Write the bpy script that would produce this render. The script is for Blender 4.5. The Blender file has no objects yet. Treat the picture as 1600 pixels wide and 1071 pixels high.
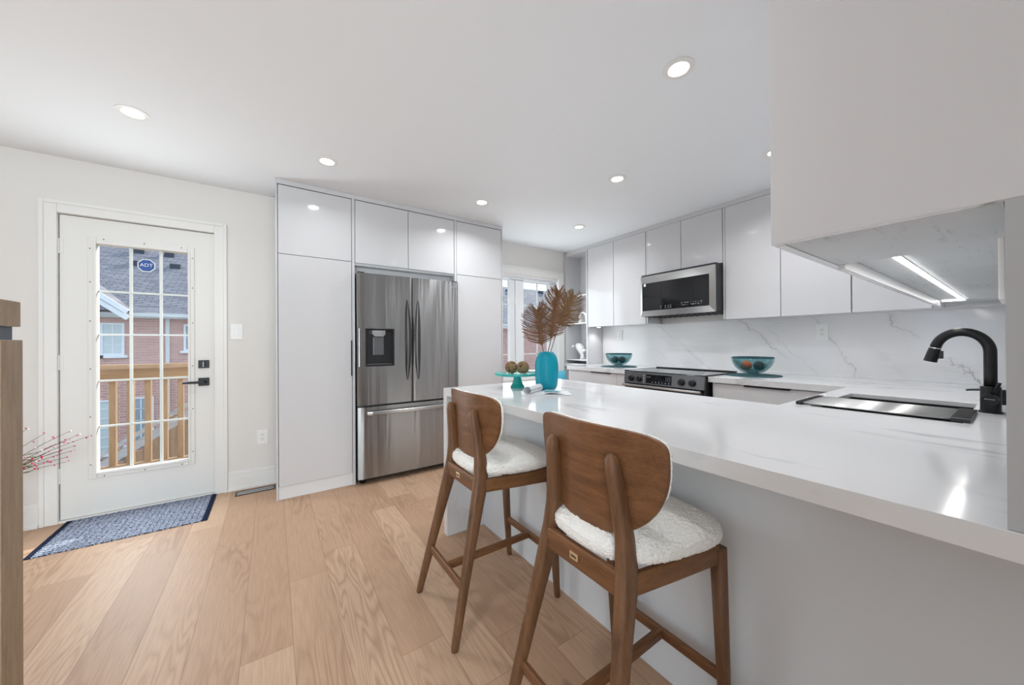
import bpy, bmesh, math, random
from mathutils import Vector, Matrix, noise
random.seed(7)
S = bpy.context.scene
COL = S.collection

# ------------------------------------------------------------------ camera
CAM = dict(f=548.57, yaw=0.5989, pitch=0.0023, roll=-0.0058, H=1.1798)
cd = bpy.data.cameras.new('camera'); co = bpy.data.objects.new('camera', cd); COL.objects.link(co)
_y, _p, _r = CAM['yaw'], CAM['pitch'], CAM['roll']
fw = Vector((math.sin(_y)*math.cos(_p), math.cos(_y)*math.cos(_p), math.sin(_p)))
rt = Vector((math.cos(_y), -math.sin(_y), 0)); up = rt.cross(fw)
r2 = rt*math.cos(_r) + up*math.sin(_r); u2 = -rt*math.sin(_r) + up*math.cos(_r)
mw = Matrix.Identity(4)
for i in range(3):
    mw[i][0], mw[i][1], mw[i][2] = r2[i], u2[i], -fw[i]
mw.translation = (0, 0, CAM['H'])
co.matrix_world = mw
cd.sensor_fit = 'HORIZONTAL'; cd.sensor_width = 36.0; cd.lens = CAM['f']*36/1600
cd.clip_start = 0.02; cd.clip_end = 200
S.camera = co

# ------------------------------------------------------------------ world, sun, daylight, exposure
W = bpy.data.worlds.new('sky'); S.world = W; W.use_nodes = True
bg = W.node_tree.nodes['Background']; bg.inputs[0].default_value = (0.66, 0.80, 1.0, 1); bg.inputs[1].default_value = 1.35
sd = bpy.data.lights.new('sun', 'SUN'); sun = bpy.data.objects.new('sun', sd); COL.objects.link(sun)
sd.energy = 5.0; sd.angle = 0.009; sd.color = (1.0, 0.95, 0.88)
sun.rotation_euler = Vector((-1.0, -1.0, -0.85)).to_track_quat('-Z', 'Y').to_euler()
sun.location = (6, 8, 7)

def daylight(name, loc, direction, sx, sy, energy, color=(1, 1, 1)):
    l = bpy.data.lights.new(name, 'AREA'); o = bpy.data.objects.new(name, l); COL.objects.link(o)
    l.shape = 'RECTANGLE'; l.size = sx; l.size_y = sy; l.energy = energy; l.color = color
    o.location = loc; o.rotation_euler = Vector(direction).to_track_quat('-Z', 'Y').to_euler()
    return o
# unseen fill lamps added behind the camera; daylight lamps at the two openings in view
daylight('daylight_fill_front', (-1.65, -3.45, 1.35), (.08, 1, .6), 2.6, 1.6, 135, (0.84, 0.95, 1.0))
daylight('daylight_fill_left', (-4.15, 0.3, 1.35), (1, 0, .7), 2.0, 1.7, 3, (0.94, 0.98, 1.0))
daylight('daylight_door', (-0.77, 3.598, 1.1), (0, -1, 0), 0.47, 1.55, 14, (0.9, 0.97, 1.0))
daylight('daylight_window', (2.7, 3.585, 1.42), (0, -1, .12), 1.05, 1.15, 7, (0.9, 0.97, 1.0))
S.view_settings.view_transform = 'Standard'; S.view_settings.look = 'None'
S.view_settings.gamma = 1.0; S.view_settings.use_curve_mapping = False
S.view_settings.exposure = 0.28
S.cycles.max_bounces = 12; S.cycles.diffuse_bounces = 6; S.cycles.glossy_bounces = 5
S.cycles.transmission_bounces = 6; S.cycles.transparent_max_bounces = 16
S.cycles.use_denoising = True
S.cycles.sample_clamp_indirect = 6.0

# ------------------------------------------------------------------ material helpers
def lin(c):
    return tuple((v/12.92 if v <= .04045 else ((v+.055)/1.055)**2.4) for v in [x/255 for x in c])
class NT:
    def __init__(s, name):
        s.m = bpy.data.materials.new(name); s.m.use_nodes = True
        s.t = s.m.node_tree; s.b = s.t.nodes['Principled BSDF']; s.out = s.t.nodes['Material Output']
    def n(s, typ, **kw):
        nd = s.t.nodes.new(typ)
        for k, v in kw.items(): setattr(nd, k, v)
        return nd
    def set(s, sock, v):
        if hasattr(v, 'node'): s.t.links.new(v, sock)
        elif v is not None:
            if isinstance(v, (tuple, list)) and len(v) == 3 and sock.type == 'RGBA': v = (*v, 1)
            sock.default_value = v
    def math(s, op, a, b=None, c=None, clamp=False):
        nd = s.n('ShaderNodeMath', operation=op); nd.use_clamp = clamp
        for i, v in enumerate((a, b, c)):
            if v is not None: s.set(nd.inputs[i], v)
        return nd.outputs[0]
    def obj(s): return s.n('ShaderNodeTexCoord').outputs['Object']
    def sep(s, v):
        nd = s.n('ShaderNodeSeparateXYZ'); s.set(nd.inputs[0], v); return nd.outputs
    def comb(s, x, y, z):
        nd = s.n('ShaderNodeCombineXYZ')
        for i, v in enumerate((x, y, z)): s.set(nd.inputs[i], v)
        return nd.outputs[0]
    def scale(s, v, sc):
        nd = s.n('ShaderNodeMapping'); s.set(nd.inputs[0], v); nd.inputs['Scale'].default_value = sc; return nd.outputs[0]
    def noise(s, v, scale=5, detail=3, rough=.5, dist=0):
        nd = s.n('ShaderNodeTexNoise'); s.set(nd.inputs['Vector'], v)
        nd.inputs['Scale'].default_value = scale; nd.inputs['Detail'].default_value = detail
        nd.inputs['Roughness'].default_value = rough; nd.inputs['Distortion'].default_value = dist
        return nd.outputs[0]
    def ramp(s, fac, stops):
        nd = s.n('ShaderNodeValToRGB'); s.set(nd.inputs[0], fac); e = nd.color_ramp.elements
        while len(e) < len(stops): e.new(.5)
        for el, (p, c) in zip(e, stops):
            el.position = p; el.color = (*(c if isinstance(c, (tuple, list)) else (c, c, c)), 1)
        return nd.outputs[0]
    def mix(s, fac, a, b, mode='MIX'):
        nd = s.n('ShaderNodeMix', data_type='RGBA', blend_type=mode)
        s.set(nd.inputs[0], fac); s.set(nd.inputs[6], a); s.set(nd.inputs[7], b); return nd.outputs[2]
    def bump(s, h, strength=.3, dist=.01):
        nd = s.n('ShaderNodeBump'); s.set(nd.inputs['Height'], h)
        nd.inputs['Strength'].default_value = strength; nd.inputs['Distance'].default_value = dist
        s.set(s.b.inputs['Normal'], nd.outputs[0])
    def base(s, c): s.set(s.b.inputs['Base Color'], c)
    def p(s, **kw):
        names = dict(rough='Roughness', metal='Metallic', spec='Specular IOR Level', coat='Coat Weight', coatr='Coat Roughness',
                     aniso='Anisotropic', sheen='Sheen Weight', trans='Transmission Weight', ior='IOR', alpha='Alpha')
        for k, v in kw.items(): s.set(s.b.inputs[names[k]], v)
        return s
def plain(name, rgb, rough=.5, metal=0, **kw):
    t = NT(name); t.base(lin(rgb)); t.p(rough=rough, metal=metal, **kw); return t.m
def emit(name, rgb, strength):
    t = NT(name); t.base((0, 0, 0)); t.b.inputs['Emission Color'].default_value = (*lin(rgb), 1)
    t.b.inputs['Emission Strength'].default_value = strength; return t.m
def thin_glass(name, tint, gloss=.1, body=None, bodyfac=0):
    t = NT(name); tr = t.n('ShaderNodeBsdfTransparent'); tr.inputs[0].default_value = (*tint, 1)
    gl = t.n('ShaderNodeBsdfGlossy'); gl.inputs['Roughness'].default_value = .02
    lw = t.n('ShaderNodeLayerWeight'); lw.inputs[0].default_value = .25
    f = t.math('MULTIPLY', lw.outputs['Fresnel'], gloss*4, clamp=True)
    first = tr.outputs[0]
    if body:
        df = t.n('ShaderNodeBsdfDiffuse'); df.inputs[0].default_value = (*lin(body), 1)
        tl = t.n('ShaderNodeBsdfTranslucent'); tl.inputs[0].default_value = (*lin(body), 1)
        m0 = t.n('ShaderNodeMixShader'); m0.inputs[0].default_value = .5
        t.t.links.new(df.outputs[0], m0.inputs[1]); t.t.links.new(tl.outputs[0], m0.inputs[2])
        m1 = t.n('ShaderNodeMixShader'); m1.inputs[0].default_value = bodyfac
        t.t.links.new(first, m1.inputs[1]); t.t.links.new(m0.outputs[0], m1.inputs[2]); first = m1.outputs[0]
    mx = t.n('ShaderNodeMixShader'); t.t.links.new(f, mx.inputs[0])
    t.t.links.new(first, mx.inputs[1]); t.t.links.new(gl.outputs[0], mx.inputs[2])
    t.t.links.new(mx.outputs[0], t.out.inputs[0]); return t.m

# ------------------------------------------------------------------ materials
def paint(name, rgb, rough=.6, bump=.05):
    t = NT(name); t.base(lin(rgb)); t.p(rough=rough, spec=.3)
    t.bump(t.noise(t.obj(), 220, 2), bump, .002); return t.m
M = {}
M['wall'] = paint('wall_paint', (229, 226, 222))
M['walltaupe'] = paint('taupe_wall_paint', (164, 156, 148))  # dark tone given to the unseen left wall to cut bounced light
M['ceiling'] = paint('ceiling_paint', (241, 245, 249), .8, .04)
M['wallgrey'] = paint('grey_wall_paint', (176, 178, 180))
M['trim'] = paint('trim_paint', (236, 235, 232), .35, .02)
M['door'] = paint('door_paint', (234, 233, 229), .4, .03)
M['panel'] = paint('peninsula_paint', (218, 223, 227), .45, .03)
M['gloss'] = plain('gloss_white_lacquer', (206, 206, 208), .09, 0, spec=.5, coat=.25, coatr=.03)
M['satin'] = plain('satin_white_board', (222, 222, 223), .4)
M['black'] = plain('black_metal', (22, 22, 23), .38, .3)
M['blackplastic'] = plain('black_plastic', (26, 26, 28), .35)
M['gap'] = plain('dark_gap', (18, 18, 18), .9)
M['white'] = plain('white_plastic', (238, 238, 236), .35)
M['slot'] = plain('dark_slot', (40, 38, 36), .6)
M['blackglass'] = plain('black_glass', (13, 14, 17), .05, 0, spec=.5)
M['chrome'] = plain('polished_metal', (205, 205, 205), .12, 1)
M['gold'] = plain('brass_badge', (226, 205, 170), .3, .8)
M['whiteceramic'] = plain('white_ceramic', (240, 240, 238), .3)
M['glow'] = emit('lamp_lens', (255, 252, 246), 9.0)
M['ledglow'] = emit('light_strip_lens', (255, 253, 250), 7.0)
M['icon'] = plain('printed_icon', (190, 192, 195), .5)
M['glass'] = thin_glass('window_glass', (.97, .985, .98), .03)
M['teal_glass'] = thin_glass('teal_bowl_glass', (.74, .88, .89), .14, (50, 116, 122), .13)

def brushed(name, rgb, rough, vertical=True, streak=.25):
    t = NT(name); o = t.obj()
    sc = (900, 900, 1.2) if vertical else (900, 2, 900)
    nz = t.noise(t.scale(o, sc), 1, 3, .6)
    t.base(t.mix(nz, lin([v*.93 for v in rgb]), lin(rgb))); t.p(metal=1)
    if vertical:
        tg = t.n('ShaderNodeTangent', direction_type='RADIAL', axis='Z'); t.set(t.b.inputs['Tangent'], tg.outputs[0])
        t.p(rough=.27, aniso=.95); t.b.inputs['Anisotropic Rotation'].default_value = .25
        wv = t.noise(t.scale(o, (9, 9, .45)), 1.3, 2, .5); t.bump(wv, .35, .02)
    else:
        t.p(rough=t.math('MULTIPLY_ADD', nz, .10, rough-.04)); t.bump(nz, streak, .002)
    return t.m
M['steel'] = brushed('brushed_stainless', (158, 158, 158), .22)
M['charcoal'] = plain('charcoal_case', (52, 52, 54), .4, .3)
M['steelh'] = brushed('brushed_stainless_wide', (190, 190, 190), .24, False, .04)
M['darksteel'] = plain('dark_stainless', (112, 113, 115), .38, .9)
M['rod'] = plain('stainless_rod', (205, 205, 203), .28, 1)

def wood(name, c0, c1, axis='z', scale=1.0, rough=.42):
    t = NT(name); o = t.obj()
    st = {'z': (14, 14, 1.3), 'y': (14, 1.3, 14), 'x': (1.3, 14, 14)}[axis]
    st = tuple(v*scale for v in st)
    a = t.noise(t.scale(o, st), 2.2, 4, .55, .8); fine = t.noise(t.scale(o, tuple(v*6 for v in st)), 3, 3, .6)
    f = t.math('MULTIPLY_ADD', fine, .45, t.math('MULTIPLY', a, .75))
    t.base(t.ramp(f, [(.32, lin(c0)), (.78, lin(c1))])); t.p(rough=rough, spec=.4)
    t.bump(fine, .08, .002); return t.m
M['walnut'] = wood('walnut_wood', (72, 48, 31), (124, 88, 60))
M['walnut_y'] = wood('walnut_veneer', (82, 52, 31), (130, 88, 56), 'y', .9)
M['walnut_x'] = wood('walnut_rail', (82, 52, 30), (134, 92, 57), 'x')
M['oak_post'] = wood('grey_oak', (132, 113, 92), (166, 146, 122), 'z', 2.0, .6)
M['deckwood'] = wood('deck_wood', (146, 118, 90), (180, 152, 122), 'z', .6, .7)
M['deckwood_x'] = wood('deck_wood_rail', (142, 114, 86), (178, 148, 116), 'x', .5, .7)
M['fencewood'] = wood('fence_wood', (132, 98, 74), (182, 146, 116), 'z', .6, .8)
M['greywood'] = wood('weathered_wood', (150, 150, 152), (190, 190, 190), 'x', .6, .8)

def floor_mat():
    t = NT('oak_planks'); o = t.obj(); x, y, z = t.sep(o)
    Wd, Ln = .1675, 1.55
    u = t.math('DIVIDE', t.math('ADD', x, .27+Wd*60), Wd); row = t.math('FLOOR', u); fu = t.math('FRACT', u)
    wn = t.n('ShaderNodeTexWhiteNoise', noise_dimensions='1D'); t.set(wn.inputs['W'], row)
    v = t.math('ADD', t.math('DIVIDE', t.math('ADD', y, 40.0), Ln), t.math('MULTIPLY', wn.outputs[0], 7.3))
    col = t.math('FLOOR', v); fv = t.math('FRACT', v)
    w2 = t.n('ShaderNodeTexWhiteNoise', noise_dimensions='2D'); t.set(w2.inputs['Vector'], t.comb(row, col, 0))
    rnd = w2.outputs[0]
    off = t.math('MULTIPLY', rnd, 37.0)
    gv = t.comb(t.math('ADD', x, off), t.math('MULTIPLY', y, .13), off)
    rings = t.noise(gv, 7.0, 2, .5, .3)
    lines = t.math('FRACT', t.math('MULTIPLY', rings, 16.0))
    lines = t.math('POWER', t.math('ABSOLUTE', t.math('SUBTRACT', lines, .5)), 2.0)
    gm = t.noise(t.comb(t.math('ADD', x, off), t.math('MULTIPLY', y, .5), off), 2.5, 1)
    lines = t.math('MULTIPLY', lines, t.ramp(gm, [(.4, 0.), (.65, 1.)]))
    fine = t.noise(t.comb(t.math('ADD', x, off), t.math('MULTIPLY', y, .035), 0), 190, 3, .6)
    big = t.noise(t.comb(x, t.math('MULTIPLY', y, .3), off), 5, 2)
    base = t.ramp(rnd, [(0., lin((176, 144, 118))), (.5, lin((191, 159, 132))), (1., lin((203, 173, 146)))])
    base = t.mix(t.math('MULTIPLY', big, .5), base, lin((186, 150, 124)))
    base = t.mix(t.math('MULTIPLY', t.ramp(fine, [(.35, 1.), (.6, 0.)]), .28), base, lin((140, 108, 84)))
    base = t.mix(t.math('MULTIPLY', lines, 2.1, clamp=True), base, lin((142, 108, 84)))
    kn = t.n('ShaderNodeTexVoronoi'); t.set(kn.inputs['Vector'], t.comb(x, t.math('MULTIPLY', y, .55), 0)); kn.inputs['Scale'].default_value = 2.3
    kd = t.ramp(kn.outputs['Distance'], [(.015, 1.), (.05, 0.)])
    base = t.mix(t.math('MULTIPLY', kd, .6), base, lin((96, 72, 56)))
    eu = t.math('MULTIPLY', t.math('MINIMUM', fu, t.math('SUBTRACT', 1., fu)), Wd)
    ev = t.math('MULTIPLY', t.math('MINIMUM', fv, t.math('SUBTRACT', 1., fv)), Ln)
    e = t.math('MINIMUM', eu, ev)
    seam = t.ramp(t.math('MULTIPLY', e, 300), [(.12, 1.), (.5, 0.)])
    base = t.mix(t.math('MULTIPLY', seam, .55), base, lin((104, 78, 58)))
    t.base(base); t.p(rough=t.math('MULTIPLY_ADD', fine, .15, .42), spec=.3)
    h = t.math('ADD', t.math('MULTIPLY', seam, -1.0), t.math('MULTIPLY', fine, .15))
    t.bump(h, .25, .002); return t.m
M['floor'] = floor_mat()

def marble(name, explicit=None, amt=1.0, dirs=(1, .25, 1)):
    t = NT(name); o = t.obj()
    base = lin((236, 236, 237) if explicit else (212, 212, 213))
    vein = None
    wv = t.noise(o, 3.0, 5, .6)
    if explicit:
        x, y, z = t.sep(o)
        w1 = t.math('MULTIPLY', t.math('SUBTRACT', t.noise(o, 7.0, 5, .62), .5), .22)
        for (y0, sl, z0, z1, wd, st) in explicit:     # a vein that passes y0 at z=1.385 and runs down the slab
            d = t.math('ABSOLUTE', t.math('ADD', t.math('SUBTRACT', y, t.math('MULTIPLY_ADD', z, sl, y0-sl*1.385)), w1))
            v = t.math('SUBTRACT', 1.0, t.math('DIVIDE', d, wd), clamp=True)
            halo = t.math('MULTIPLY', t.math('SUBTRACT', 1.0, t.math('DIVIDE', d, wd*7), clamp=True), .16)
            v = t.math('MULTIPLY', t.math('MAXIMUM', v, halo), st)
            v = t.math('MULTIPLY', v, t.ramp(t.math('SUBTRACT', z, z0-.02, clamp=True), [(0, 0.), (.03, 1.)]))
            if z1 < 1.38: v = t.math('MULTIPLY', v, t.ramp(t.math('SUBTRACT', z1+.02, z, clamp=True), [(0, 0.), (.03, 1.)]))
            vein = v if vein is None else t.math('MAXIMUM', vein, v)
        vein = t.math('MULTIPLY', vein, t.ramp(t.noise(o, 9, 3), [(.3, .35), (.6, 1.)]))
    s1 = t.scale(o, dirs)
    r1 = t.math('ABSOLUTE', t.math('SUBTRACT', t.noise(s1, 1.7, 6, .58, .5), .5))
    v1 = t.math('MULTIPLY', t.ramp(r1, [(0., 1.), (.022, 0.)]), t.ramp(t.noise(o, 2.1, 2), [(.45, 0.), (.62, 1.)]))
    v1 = t.math('MULTIPLY', v1, .55*amt)
    vein = v1 if vein is None else t.math('MAXIMUM', vein, t.math('MULTIPLY', v1, .35))
    cloud = t.math('MULTIPLY', t.ramp(wv, [(.4, 0.), (.75, 1.)]), .22*amt)
    base = t.mix(cloud, base, lin((206, 207, 209)))
    t.base(t.mix(vein, base, lin((128, 126, 126)))); t.p(rough=.11, spec=.5); return t.m
M['counter'] = marble('white_quartz', None, .8, (1.6, .35, 1.6))
M['splash'] = marble('veined_quartz', [(2.40, 1.25, .9, 1.4, .006, .5), (1.52, 1.0, 1.05, 1.4, .008, .6), (1.40, .95, .9, 1.30, .004, .4),
                                       (.97, .52, .9, 1.4, .011, .35), (.56, .72, 1.2, 1.4, .006, .6), (.47, .62, .9, 1.06, .007, .7), (2.75, 1.2, .92, 1.1, .006, .3)], .7)
def raw_board():
    t = NT('scuffed_underside'); o = t.obj()
    a = t.noise(t.scale(o, (2, 30, 10)), 3, 4, .7); g = t.noise(o, 7, 3)
    m = t.math('MULTIPLY', t.ramp(a, [(.55, 0.), (.7, 1.)]), t.ramp(g, [(.5, 0.), (.6, 1.)]))
    b = t.mix(t.math('MULTIPLY', g, .6), lin((206, 209, 211)), lin((184, 189, 193)))
    t.base(t.mix(t.math('MULTIPLY', m, .7), b, lin((138, 143, 146)))); t.p(rough=.55); return t.m
M['under'] = raw_board()
def boucle():
    t = NT('white_boucle'); o = t.obj()
    v = t.n('ShaderNodeTexVoronoi'); t.set(v.inputs['Vector'], o); v.inputs['Scale'].default_value = 200
    nz = t.noise(o, 60, 3)
    t.base(t.ramp(v.outputs['Distance'], [(.0, lin((255, 253, 249))), (.8, lin((243, 240, 234)))]))
    t.p(rough=.95, spec=.1, sheen=.3); t.bump(t.math('SUBTRACT', t.math('MULTIPLY', nz, .6), v.outputs['Distance']), .6, .004); return t.m
M['boucle'] = boucle()
def rug_mat():
    t = NT('woven_rug'); o = t.obj(); x, y, z = t.sep(o)
    wx = t.math('MULTIPLY', t.math('SUBTRACT', t.noise(o, 30, 2), .5), .012)
    u0 = t.math('MULTIPLY', t.math('ADD', x, wx), 34); colm = t.math('FLOOR', u0)
    par = t.math('FRACT', t.math('MULTIPLY', colm, .5))
    v0 = t.math('ADD', t.math('MULTIPLY', y, 52), t.math('ADD', par, t.math('MULTIPLY', t.math('ABSOLUTE', t.math('SUBTRACT', t.math('FRACT', u0), .5)), 1.1)))
    d = t.math('GREATER_THAN', t.math('FRACT', v0), .60)
    gx = t.math('GREATER_THAN', t.math('FRACT', u0), .14)
    f = t.math('MULTIPLY', d, gx)
    wob = t.ramp(t.noise(o, 110, 2), [(.42, 0.), (.58, 1.)])
    f = t.math('MULTIPLY_ADD', wob, .35, t.math('MULTIPLY', f, .62))
    col = t.mix(f, lin((24, 38, 72)), lin((198, 206, 220)))
    ex = t.math('GREATER_THAN', t.math('ABSOLUTE', x), .358)
    t.base(t.mix(ex, col, lin((33, 40, 60)))); t.p(rough=.95, spec=.05); t.bump(t.noise(o, 300, 2), .5, .003); return t.m
M['rug'] = rug_mat()
def bricks():
    t = NT('pink_brick'); o = t.obj(); x, y, z = t.sep(o)
    b = t.n('ShaderNodeTexBrick'); t.set(b.inputs['Vector'], t.comb(x, z, 0))
    b.inputs['Scale'].default_value = 1; b.inputs['Brick Width'].default_value = .3; b.inputs['Row Height'].default_value = .105
    b.inputs['Mortar Size'].default_value = .012
    b.inputs['Color1'].default_value = (*lin((214, 172, 160)), 1); b.inputs['Color2'].default_value = (*lin((200, 156, 146)), 1)
    b.inputs['Mortar'].default_value = (*lin((222, 200, 190)), 1)
    t.base(t.mix(t.math('MULTIPLY', t.noise(o, 3, 4), .3), b.outputs[0], lin((168, 120, 110)))); t.p(rough=.9, spec=.1); return t.m
M['brick'] = bricks()
def shingles():
    t = NT('roof_shingles'); o = t.obj(); x, y, z = t.sep(o)
    b = t.n('ShaderNodeTexBrick'); t.set(b.inputs['Vector'], t.comb(x, t.math('MULTIPLY', z, 1.0), 0))
    b.inputs['Scale'].default_value = 1; b.inputs['Brick Width'].default_value = .42; b.inputs['Row Height'].default_value = .085
    b.inputs['Mortar Size'].default_value = .012; b.inputs['Mortar Smooth'].default_value = .6
    b.inputs['Color1'].default_value = (*lin((152, 150, 155)), 1); b.inputs['Color2'].default_value = (*lin((128, 126, 132)), 1)
    b.inputs['Mortar'].default_value = (*lin((72, 71, 78)), 1)
    t.base(b.outputs[0]); t.p(rough=.9, spec=.1); return t.m
M['shingle'] = shingles()
M['vinyl'] = plain('white_vinyl', (232, 234, 236), .5)
M['housewin'] = plain('house_glass', (150, 165, 172), .08, 0, spec=.8)
M['curtain'] = plain('curtained_glass', (205, 214, 214), .2)
M['gutter'] = plain('pale_metal', (214, 216, 214), .5)
M['soil'] = plain('ground', (120, 116, 104), .95)
M['ventdark'] = plain('vent_metal', (58, 62, 70), .6)
def teal(name, rgb, rough):
    t = NT(name); t.base(lin(rgb)); t.p(rough=rough, spec=.3, trans=0); t.b.inputs['Subsurface Weight'].default_value = .15
    t.b.inputs['Subsurface Radius'].default_value = (.01, .03, .03); return t.m
M['vase'] = teal('frosted_teal_glass', (0, 140, 160), .36)
M['stand'] = plain('turquoise_glaze', (38, 168, 160), .3)
M['mat'] = plain('teal_mat', (40, 82, 88), .8)
M['frond'] = plain('dried_frond', (112, 78, 50), .75)
M['frond2'] = plain('dried_frond_pale', (124, 94, 60), .75)
M['twig'] = plain('woven_twig', (150, 122, 88), .8)
M['ballcore'] = plain('dark_ball_core', (38, 28, 22), .9)
M['orange'] = plain('orange_ball', (226, 96, 38), .7)
M['darkball'] = plain('dark_ball', (70, 52, 52), .8)
M['pebble'] = plain('pale_pebble', (176, 182, 178), .5)
M['cushion'] = plain('sky_blue_fabric', (96, 186, 212), .9)
M['pink'] = plain('pink_bud', (205, 44, 92), .7)
M['stem'] = plain('green_stem', (96, 120, 60), .7)
M['bark'] = plain('brown_stem', (84, 60, 52), .8)
M['paper'] = plain('magazine_paper', (222, 224, 226), .35)
M['paperink'] = plain('magazine_print', (142, 150, 158), .35)
M['tealink'] = plain('magazine_teal_print', (88, 178, 188), .35)
M['sticker'] = plain('blue_sticker', (0, 78, 160), .4)
M['slate'] = plain('dark_slate_band', (70, 80, 92), .5)
M['sinkblack'] = plain('black_granite', (14, 14, 15), .45)
M['stone_edge'] = plain('cut_quartz_edge', (170, 170, 170), .3)

# ------------------------------------------------------------------ mesh helpers
def bm_new(): return bmesh.new()
def box(bm, x0, x1, y0, y1, z0, z1):
    v = [bm.verts.new(c) for c in ((x0,y0,z0),(x1,y0,z0),(x1,y1,z0),(x0,y1,z0),(x0,y0,z1),(x1,y0,z1),(x1,y1,z1),(x0,y1,z1))]
    for f in ((0,3,2,1),(4,5,6,7),(0,1,5,4),(1,2,6,5),(2,3,7,6),(3,0,4,7)): bm.faces.new([v[i] for i in f])
    return v
def obj(name, bm, mat, parent=None, bevel=0, smooth=False, seg=2, kind=None, recalc=False):
    if recalc: bmesh.ops.recalc_face_normals(bm, faces=bm.faces[:])
    me = bpy.data.meshes.new(name); bm.to_mesh(me); bm.free()
    if smooth:
        for p in me.polygons: p.use_smooth = True
    if mat: me.materials.append(M[mat] if isinstance(mat, str) else mat)
    o = bpy.data.objects.new(name, me); COL.objects.link(o)
    if parent: o.parent = parent
    if bevel:
        m = o.modifiers.new('bevel', 'BEVEL'); m.width = bevel; m.segments = seg; m.limit_method = 'ANGLE'; m.angle_limit = .7
    if kind: o['kind'] = kind
    return o
def tag(o, label=None, cat=None, group=None, kind=None):
    if label: o['label'] = label
    if cat: o['category'] = cat
    if group: o['group'] = group
    if kind: o['kind'] = kind
    return o
def thing(name, label, cat, loc=(0, 0, 0), rz=0, group=None):
    o = bpy.data.objects.new(name, None); COL.objects.link(o); o.empty_display_size = .05
    o.location = loc; o.rotation_euler = (0, 0, rz); return tag(o, label, cat, group)
def bx(name, parent, mat, x0, x1, y0, y1, z0, z1, bevel=0, label=None):
    b = bm_new(); box(b, min(x0,x1), max(x0,x1), min(y0,y1), max(y0,y1), min(z0,z1), max(z0,z1)); o = obj(name, b, mat, parent, bevel)
    if label: o['label'] = label
    return o
def struct(name, mat, boxes, bevel=0):
    b = bm_new()
    for q in boxes: box(b, *q)
    return obj(name, b, mat, None, bevel, kind='structure')
def lathe(bm, prof, n=48, cx=0, cy=0, cap0=True, cap1=True, closed=False):
    rings = []
    for (r, z) in prof:
        if r < 1e-6: rings.append([bm.verts.new((cx, cy, z))])
        else: rings.append([bm.verts.new((cx+r*math.cos(2*math.pi*k/n), cy+r*math.sin(2*math.pi*k/n), z)) for k in range(n)])
    pairs = list(zip(rings, rings[1:]))
    if closed: pairs.append((rings[-1], rings[0]))
    for a, b in pairs:
        for k in range(n):
            k2 = (k+1) % n
            if len(a) == 1 and len(b) == 1: continue
            if len(a) == 1: bm.faces.new((a[0], b[k2], b[k]))
            elif len(b) == 1: bm.faces.new((a[k], a[k2], b[0]))
            else: bm.faces.new((a[k], a[k2], b[k2], b[k]))
    if not closed:
        if cap0 and len(rings[0]) > 1: bm.faces.new(rings[0][::-1])
        if cap1 and len(rings[-1]) > 1: bm.faces.new(rings[-1])
def tube(bm, pts, r, n=8, cap=True):
    pts = [Vector(p) for p in pts]; R = r if isinstance(r, (list, tuple)) else [r]*len(pts)
    rings = []; prev = None
    for i, p in enumerate(pts):
        t = (pts[min(i+1, len(pts)-1)] - pts[max(i-1, 0)]).normalized()
        if prev is None:
            a = t.orthogonal().normalized()
        else:
            a = (prev - t*prev.dot(t)); a = a.normalized() if a.length > 1e-6 else t.orthogonal().normalized()
        prev = a; b = t.cross(a)
        rings.append([bm.verts.new(p + (a*math.cos(2*math.pi*k/n) + b*math.sin(2*math.pi*k/n))*R[i]) for k in range(n)])
    for A, B in zip(rings, rings[1:]):
        for k in range(n): bm.faces.new((A[k], A[(k+1) % n], B[(k+1) % n], B[k]))
    if cap and n > 2: bm.faces.new(rings[0][::-1]); bm.faces.new(rings[-1])
def sweep(bm, pts, wid, dep, n=16, e=3.0, wdir=Vector((0, 1, 0))):
    """rounded-rectangle section swept along pts; wid along wdir, dep across it"""
    pts = [Vector(p) for p in pts]; rings = []
    for i, p in enumerate(pts):
        t = (pts[min(i+1, len(pts)-1)] - pts[max(i-1, 0)]).normalized()
        a = (wdir - t*wdir.dot(t)).normalized(); b = t.cross(a)
        ring = []
        for k in range(n):
            an = 2*math.pi*(k+.5)/n; c, s = math.cos(an), math.sin(an)
            ring.append(bm.verts.new(p + a*(math.copysign(abs(c)**(2/e), c)*wid[i]/2) + b*(math.copysign(abs(s)**(2/e), s)*dep[i]/2)))
        rings.append(ring)
    for A, B in zip(rings, rings[1:]):
        for k in range(n): bm.faces.new((A[k], A[(k+1) % n], B[(k+1) % n], B[k]))
    bm.faces.new(rings[0][::-1]); bm.faces.new(rings[-1])
def prism(bm, poly, fn, t0, t1):
    """poly of 2D points; fn(u,v,t) -> 3D"""
    a = [bm.verts.new(fn(u, v, t0)) for u, v in poly]; b = [bm.verts.new(fn(u, v, t1)) for u, v in poly]
    n = len(poly)
    bm.faces.new(a[::-1]); bm.faces.new(b)
    for k in range(n): bm.faces.new((a[k], a[(k+1) % n], b[(k+1) % n], b[k]))
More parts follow.
